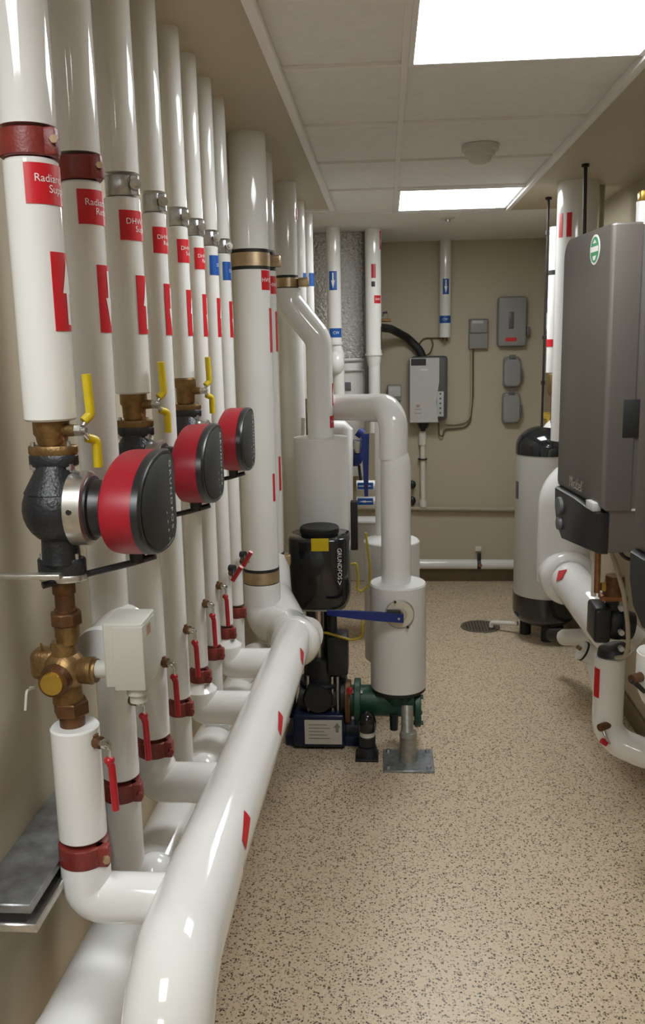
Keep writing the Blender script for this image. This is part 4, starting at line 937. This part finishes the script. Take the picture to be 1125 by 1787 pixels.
# big white pipes leaving the tank
Y4 = 4.30
g0 = at(985, 830, Y4)
t = Thing('tank_pipe', 'big white insulated elbow pipe in front of the tank', 'pipe', at(985, 1010, Y4))
gx = g0.x + .005
t.part('riser_jacket', MB().tube([(XR - .02, Y4, at(985, 840, Y4).z), (gx, Y4, at(985, 840, Y4).z), (gx, Y4, at(985, 1012, Y4).z)], .128, bend=.125, n=40, steps=12), 'pvc')
q = V((gx + .004, Y4 - .165, at(987, 1012, Y4 - .16).z))
t.part('end_ring', MB().lathe([(.080, -.004), (.105, -.010), (.122, .0), (.132, .02), (.134, .06), (.128, .16)], q, (0, 1, 0), 44), 'pvc')
e1, e2 = at(1012, 1040, 3.75), at(1040, 1100, 3.55)
t.part('branch', MB().tube([q + V((0, -.0, 0)), V((q.x + .01, 3.75, q.z - .01)), V((e2.x + .07, 3.56, q.z - .07)), V((e2.x + .14, 3.53, q.z - .13))], .092, bend=.16, n=40, steps=14), 'pvc')
w = at(973, 1014, 3.95); mbx = MB()
n_ = ray(973, 1014).normalized(); o_ = V((q.x - .062, 4.02, q.z + .068)); ux, uy = V((0, 1, 0)), V((.70, 0, .71))
nn = V((-.74, 0, .67))
mbx.flat([([(-.055, -.004), (0, -.040), (.055, .004), (0, .040)], [(0, 1, 2, 3)])], lambda x, y: V((q.x + .0935 * math.cos(2.45 - y / .0935), 4.02 + x, q.z + .0935 * math.sin(2.45 - y / .0935))))
t.part('flow_label', mbx, 'red', label='red diamond label')
# small circulator below the boiler
YP = 3.05; pc = at(1066, 1090, YP)
t = Thing('circulator_pump', 'small black circulator pump under the boiler at right', 'pump', pc)
t.part('motor', MB().box(at(1036, 1124, YP - .06) - V((0, .0, 0)), at(1068, 1062, YP - .06) + V((0, .13, 0)), .014, 3), 'iron'); t.part('volute', MB().ball(pc + V((.025, .02, 0)), .062, (1, .7, 1), 20).cyl(pc + V((.03, .01, 0)), pc + V((.075, .01, -.008)), .055, .050), 'iron')
t.part('flange', MB().cyl(at(1068, 1062, YP), at(1068, 1050, YP), .024), 'iron'); t.part('upper_flange', MB().box(at(1046, 1046, YP) - V((0, .03, 0)), at(1092, 1037, YP) + V((0, .03, 0)), .004), 'copper')
for v in (1060, 1102, 1130): w = at(1082, v, YP - .05); t.part('bolt', MB().cyl(w, w - V((0, .02, 0)), .010, n=8), 'hum')
t.part('lower_flange', MB().cyl(at(1070, 1138, YP), at(1068, 1128, YP), .058, .05, 20), 'iron')
w = at(1072, 1022, YP); t = Thing('isolation_valve', 'brass isolation valve above the small black pump', 'valve', w)
t.part('body', MB().cyl(at(1071, 1037, YP), at(1073, 1004, YP), .040, .032, 20), 'brass_dk'); t.part('side_cap', MB().cyl(at(1072, 1022, YP) + V((-.06, -.01, 0)), at(1072, 1022, YP) + V((0, 0, 0)), .014, .02), 'brass'); t.part('tag', MB().box(at(1050, 1032, YP - .05), at(1057, 1018, YP - .045), .001, 1), 'gold')
single('copper_tube', 'dark copper tube dropping from the boiler by the white elbow', 'tube', MB().cyl(V((at(1041, 1000, 2.86).x, 2.86, 1.22)), at(1041, 1034, 2.86), .010, n=14), 'copper', at(1041, 960, 3.2))
w = at(1037, 990, 3.3); single('white_tube', 'thin white tube beside the dark copper tube under boiler', 'tube', MB().cyl(V((at(1036, 1000, 2.9).x, 2.90, 1.22)), at(1035, 1040, 2.9), .009, n=14), 'white_pipe', w)
single('power_cable', 'beige cable curving from the boiler down past the pump', 'cable', MB().tube([at(1064, 958, 2.8), at(1074, 985, 2.8), at(1088, 1035, 2.78), at(1095, 1090, 2.78), at(1096, 1125, 2.80), at(1091, 1146, 2.85), at(1075, 1148, 2.95)], .0075, .10, 12), 'cable', at(1088, 1035, 2.8))
single('power_cable', 'thin dark cable curling at the boiler bottom corner', 'cable', MB().tube([at(1080, 960, 2.75), at(1088, 973, 2.75), at(1104, 978, 2.75), at(1112, 985, 2.75)], .006, .05, 10), 'black', at(1090, 972, 2.75))
# lower white pipe of the pump
l0, l1 = at(1064, 1146, YP), at(1064, 1296, YP)
t = Thing('pump_pipe', 'white insulated pipe turning right below the small pump', 'pipe', l1)
t.part('jacket', MB().tube([(l0.x, YP, l0.z), (l0.x, YP, l1.z + .02), (l0.x + .13, YP - .06, l1.z - .015), (XR - .01, YP - .06, l1.z - .015)], .054, bend=.11, n=40, steps=12), 'pvc')
t.part('end_cap', MB().cyl((l0.x, YP, l0.z - .002), (l0.x, YP, l0.z + .004), .0525, n=36), 'pvc_matt')
t.part('flow_label', MB().patch((l0.x, YP), .054, -3.0, -2.45, at(1040, 1212, YP).z, at(1040, 1162, YP).z), 'red', label='red upright label')
w = at(1050, 1268, YP - .06); t = Thing('drain_valve', 'small drain valve with dark red handle on the low right elbow', 'valve', w)
t.part('body', MB().cyl(w + V((.03, .02, 0)), w - V((.01, .01, 0)), .014, n=14), 'brass_dk'); h_ = t.part('lever', MB().tube([w, at(1056, 1285, YP - .08), at(1062, 1298, YP - .08)], .006, .02, 10), 'steel'); t.part('grip', MB().tube([at(1049, 1292, YP - .08), at(1058, 1298, YP - .08)], .011, n=12), 'grip_red', h_)
# next boiler's pipe at the frame edge
Y2 = 2.45
e = at(1152, 1150, Y2)
t = Thing('pump_pipe', 'white insulated pipe at right edge with black lever valve', 'pipe', e)
t.part('jacket', MB().tube([(e.x, Y2, e.z + .02), (e.x, Y2, at(1152, 1215, Y2).z), (e.x + .14, Y2 - .04, at(1152, 1250, Y2).z), (XR - .01, Y2 - .04, at(1152, 1250, Y2).z)], .066, bend=.10, n=36, steps=10), 'pvc'); t.part('end_cap', MB().cyl((e.x, Y2, e.z + .018), (e.x, Y2, e.z + .025), .062, n=32), 'pvc_matt')
w = at(1102, 1186, Y2 - .05); t = Thing('lever_valve', 'black lever valve on the white pipe at right edge', 'valve', w)
t.part('body', MB().cyl(w + V((.04, .03, 0)), w, .014, n=14), 'brass_dk'); t.part('lever', MB().prism([(0, -.008), (.05, -.006), (.05, .006), (0, .008)], w, (.72, -.1, -.68), (.68, 0, .72), (0, 1, 0), [(-.006, 1), (.006, 1)]), 'black')
# small drain elbow below the tank
Y5 = 4.1
t = Thing('drain_elbow', 'small pale elbow pipe with dark clamp below the tank', 'pipe', at(1022, 1140, Y5))
t.part('jacket', MB().tube([at(984, 1112, Y5 + .3), at(1040, 1112, Y5)], .042, .05, 24), 'pvc_matt'); t.part('elbow', MB().tube([at(1012, 1134, Y5 - .2), at(1038, 1146, Y5 - .2), at(1048, 1200, Y5 - .2)], .045, .06, 24), 'pvc'); t.part('clamp', MB().cyl(at(1016, 1135.5, Y5 - .2), at(1019, 1137, Y5 - .2), .0475, n=24), 'rubber')
t.part('clamp_screw', MB().cyl(at(1008, 1133, Y5 - .26), at(1012, 1128, Y5 - .26), .012, n=10), 'brass'); t.part('cap', MB().cyl(at(962, 1108, Y5 + .42), at(984, 1108, Y5 + .3), .034, n=20), 'rubber')

# ------------------------------------------------------------------ world and colour
w = bpy.data.worlds.new('world'); sc.world = w; w.use_nodes = True
w.node_tree.nodes['Background'].inputs['Color'].default_value = (0, 0, 0, 1); w.node_tree.nodes['Background'].inputs['Strength'].default_value = 0
vs = sc.view_settings; vs.view_transform = 'Standard'; vs.look = 'None'; vs.exposure = .2; vs.gamma = 1; vs.use_curve_mapping = False
sc.cycles.use_denoising = True
sc.cycles.max_bounces = 10; sc.cycles.diffuse_bounces = 6; sc.cycles.caustics_reflective = False; sc.cycles.caustics_refractive = False
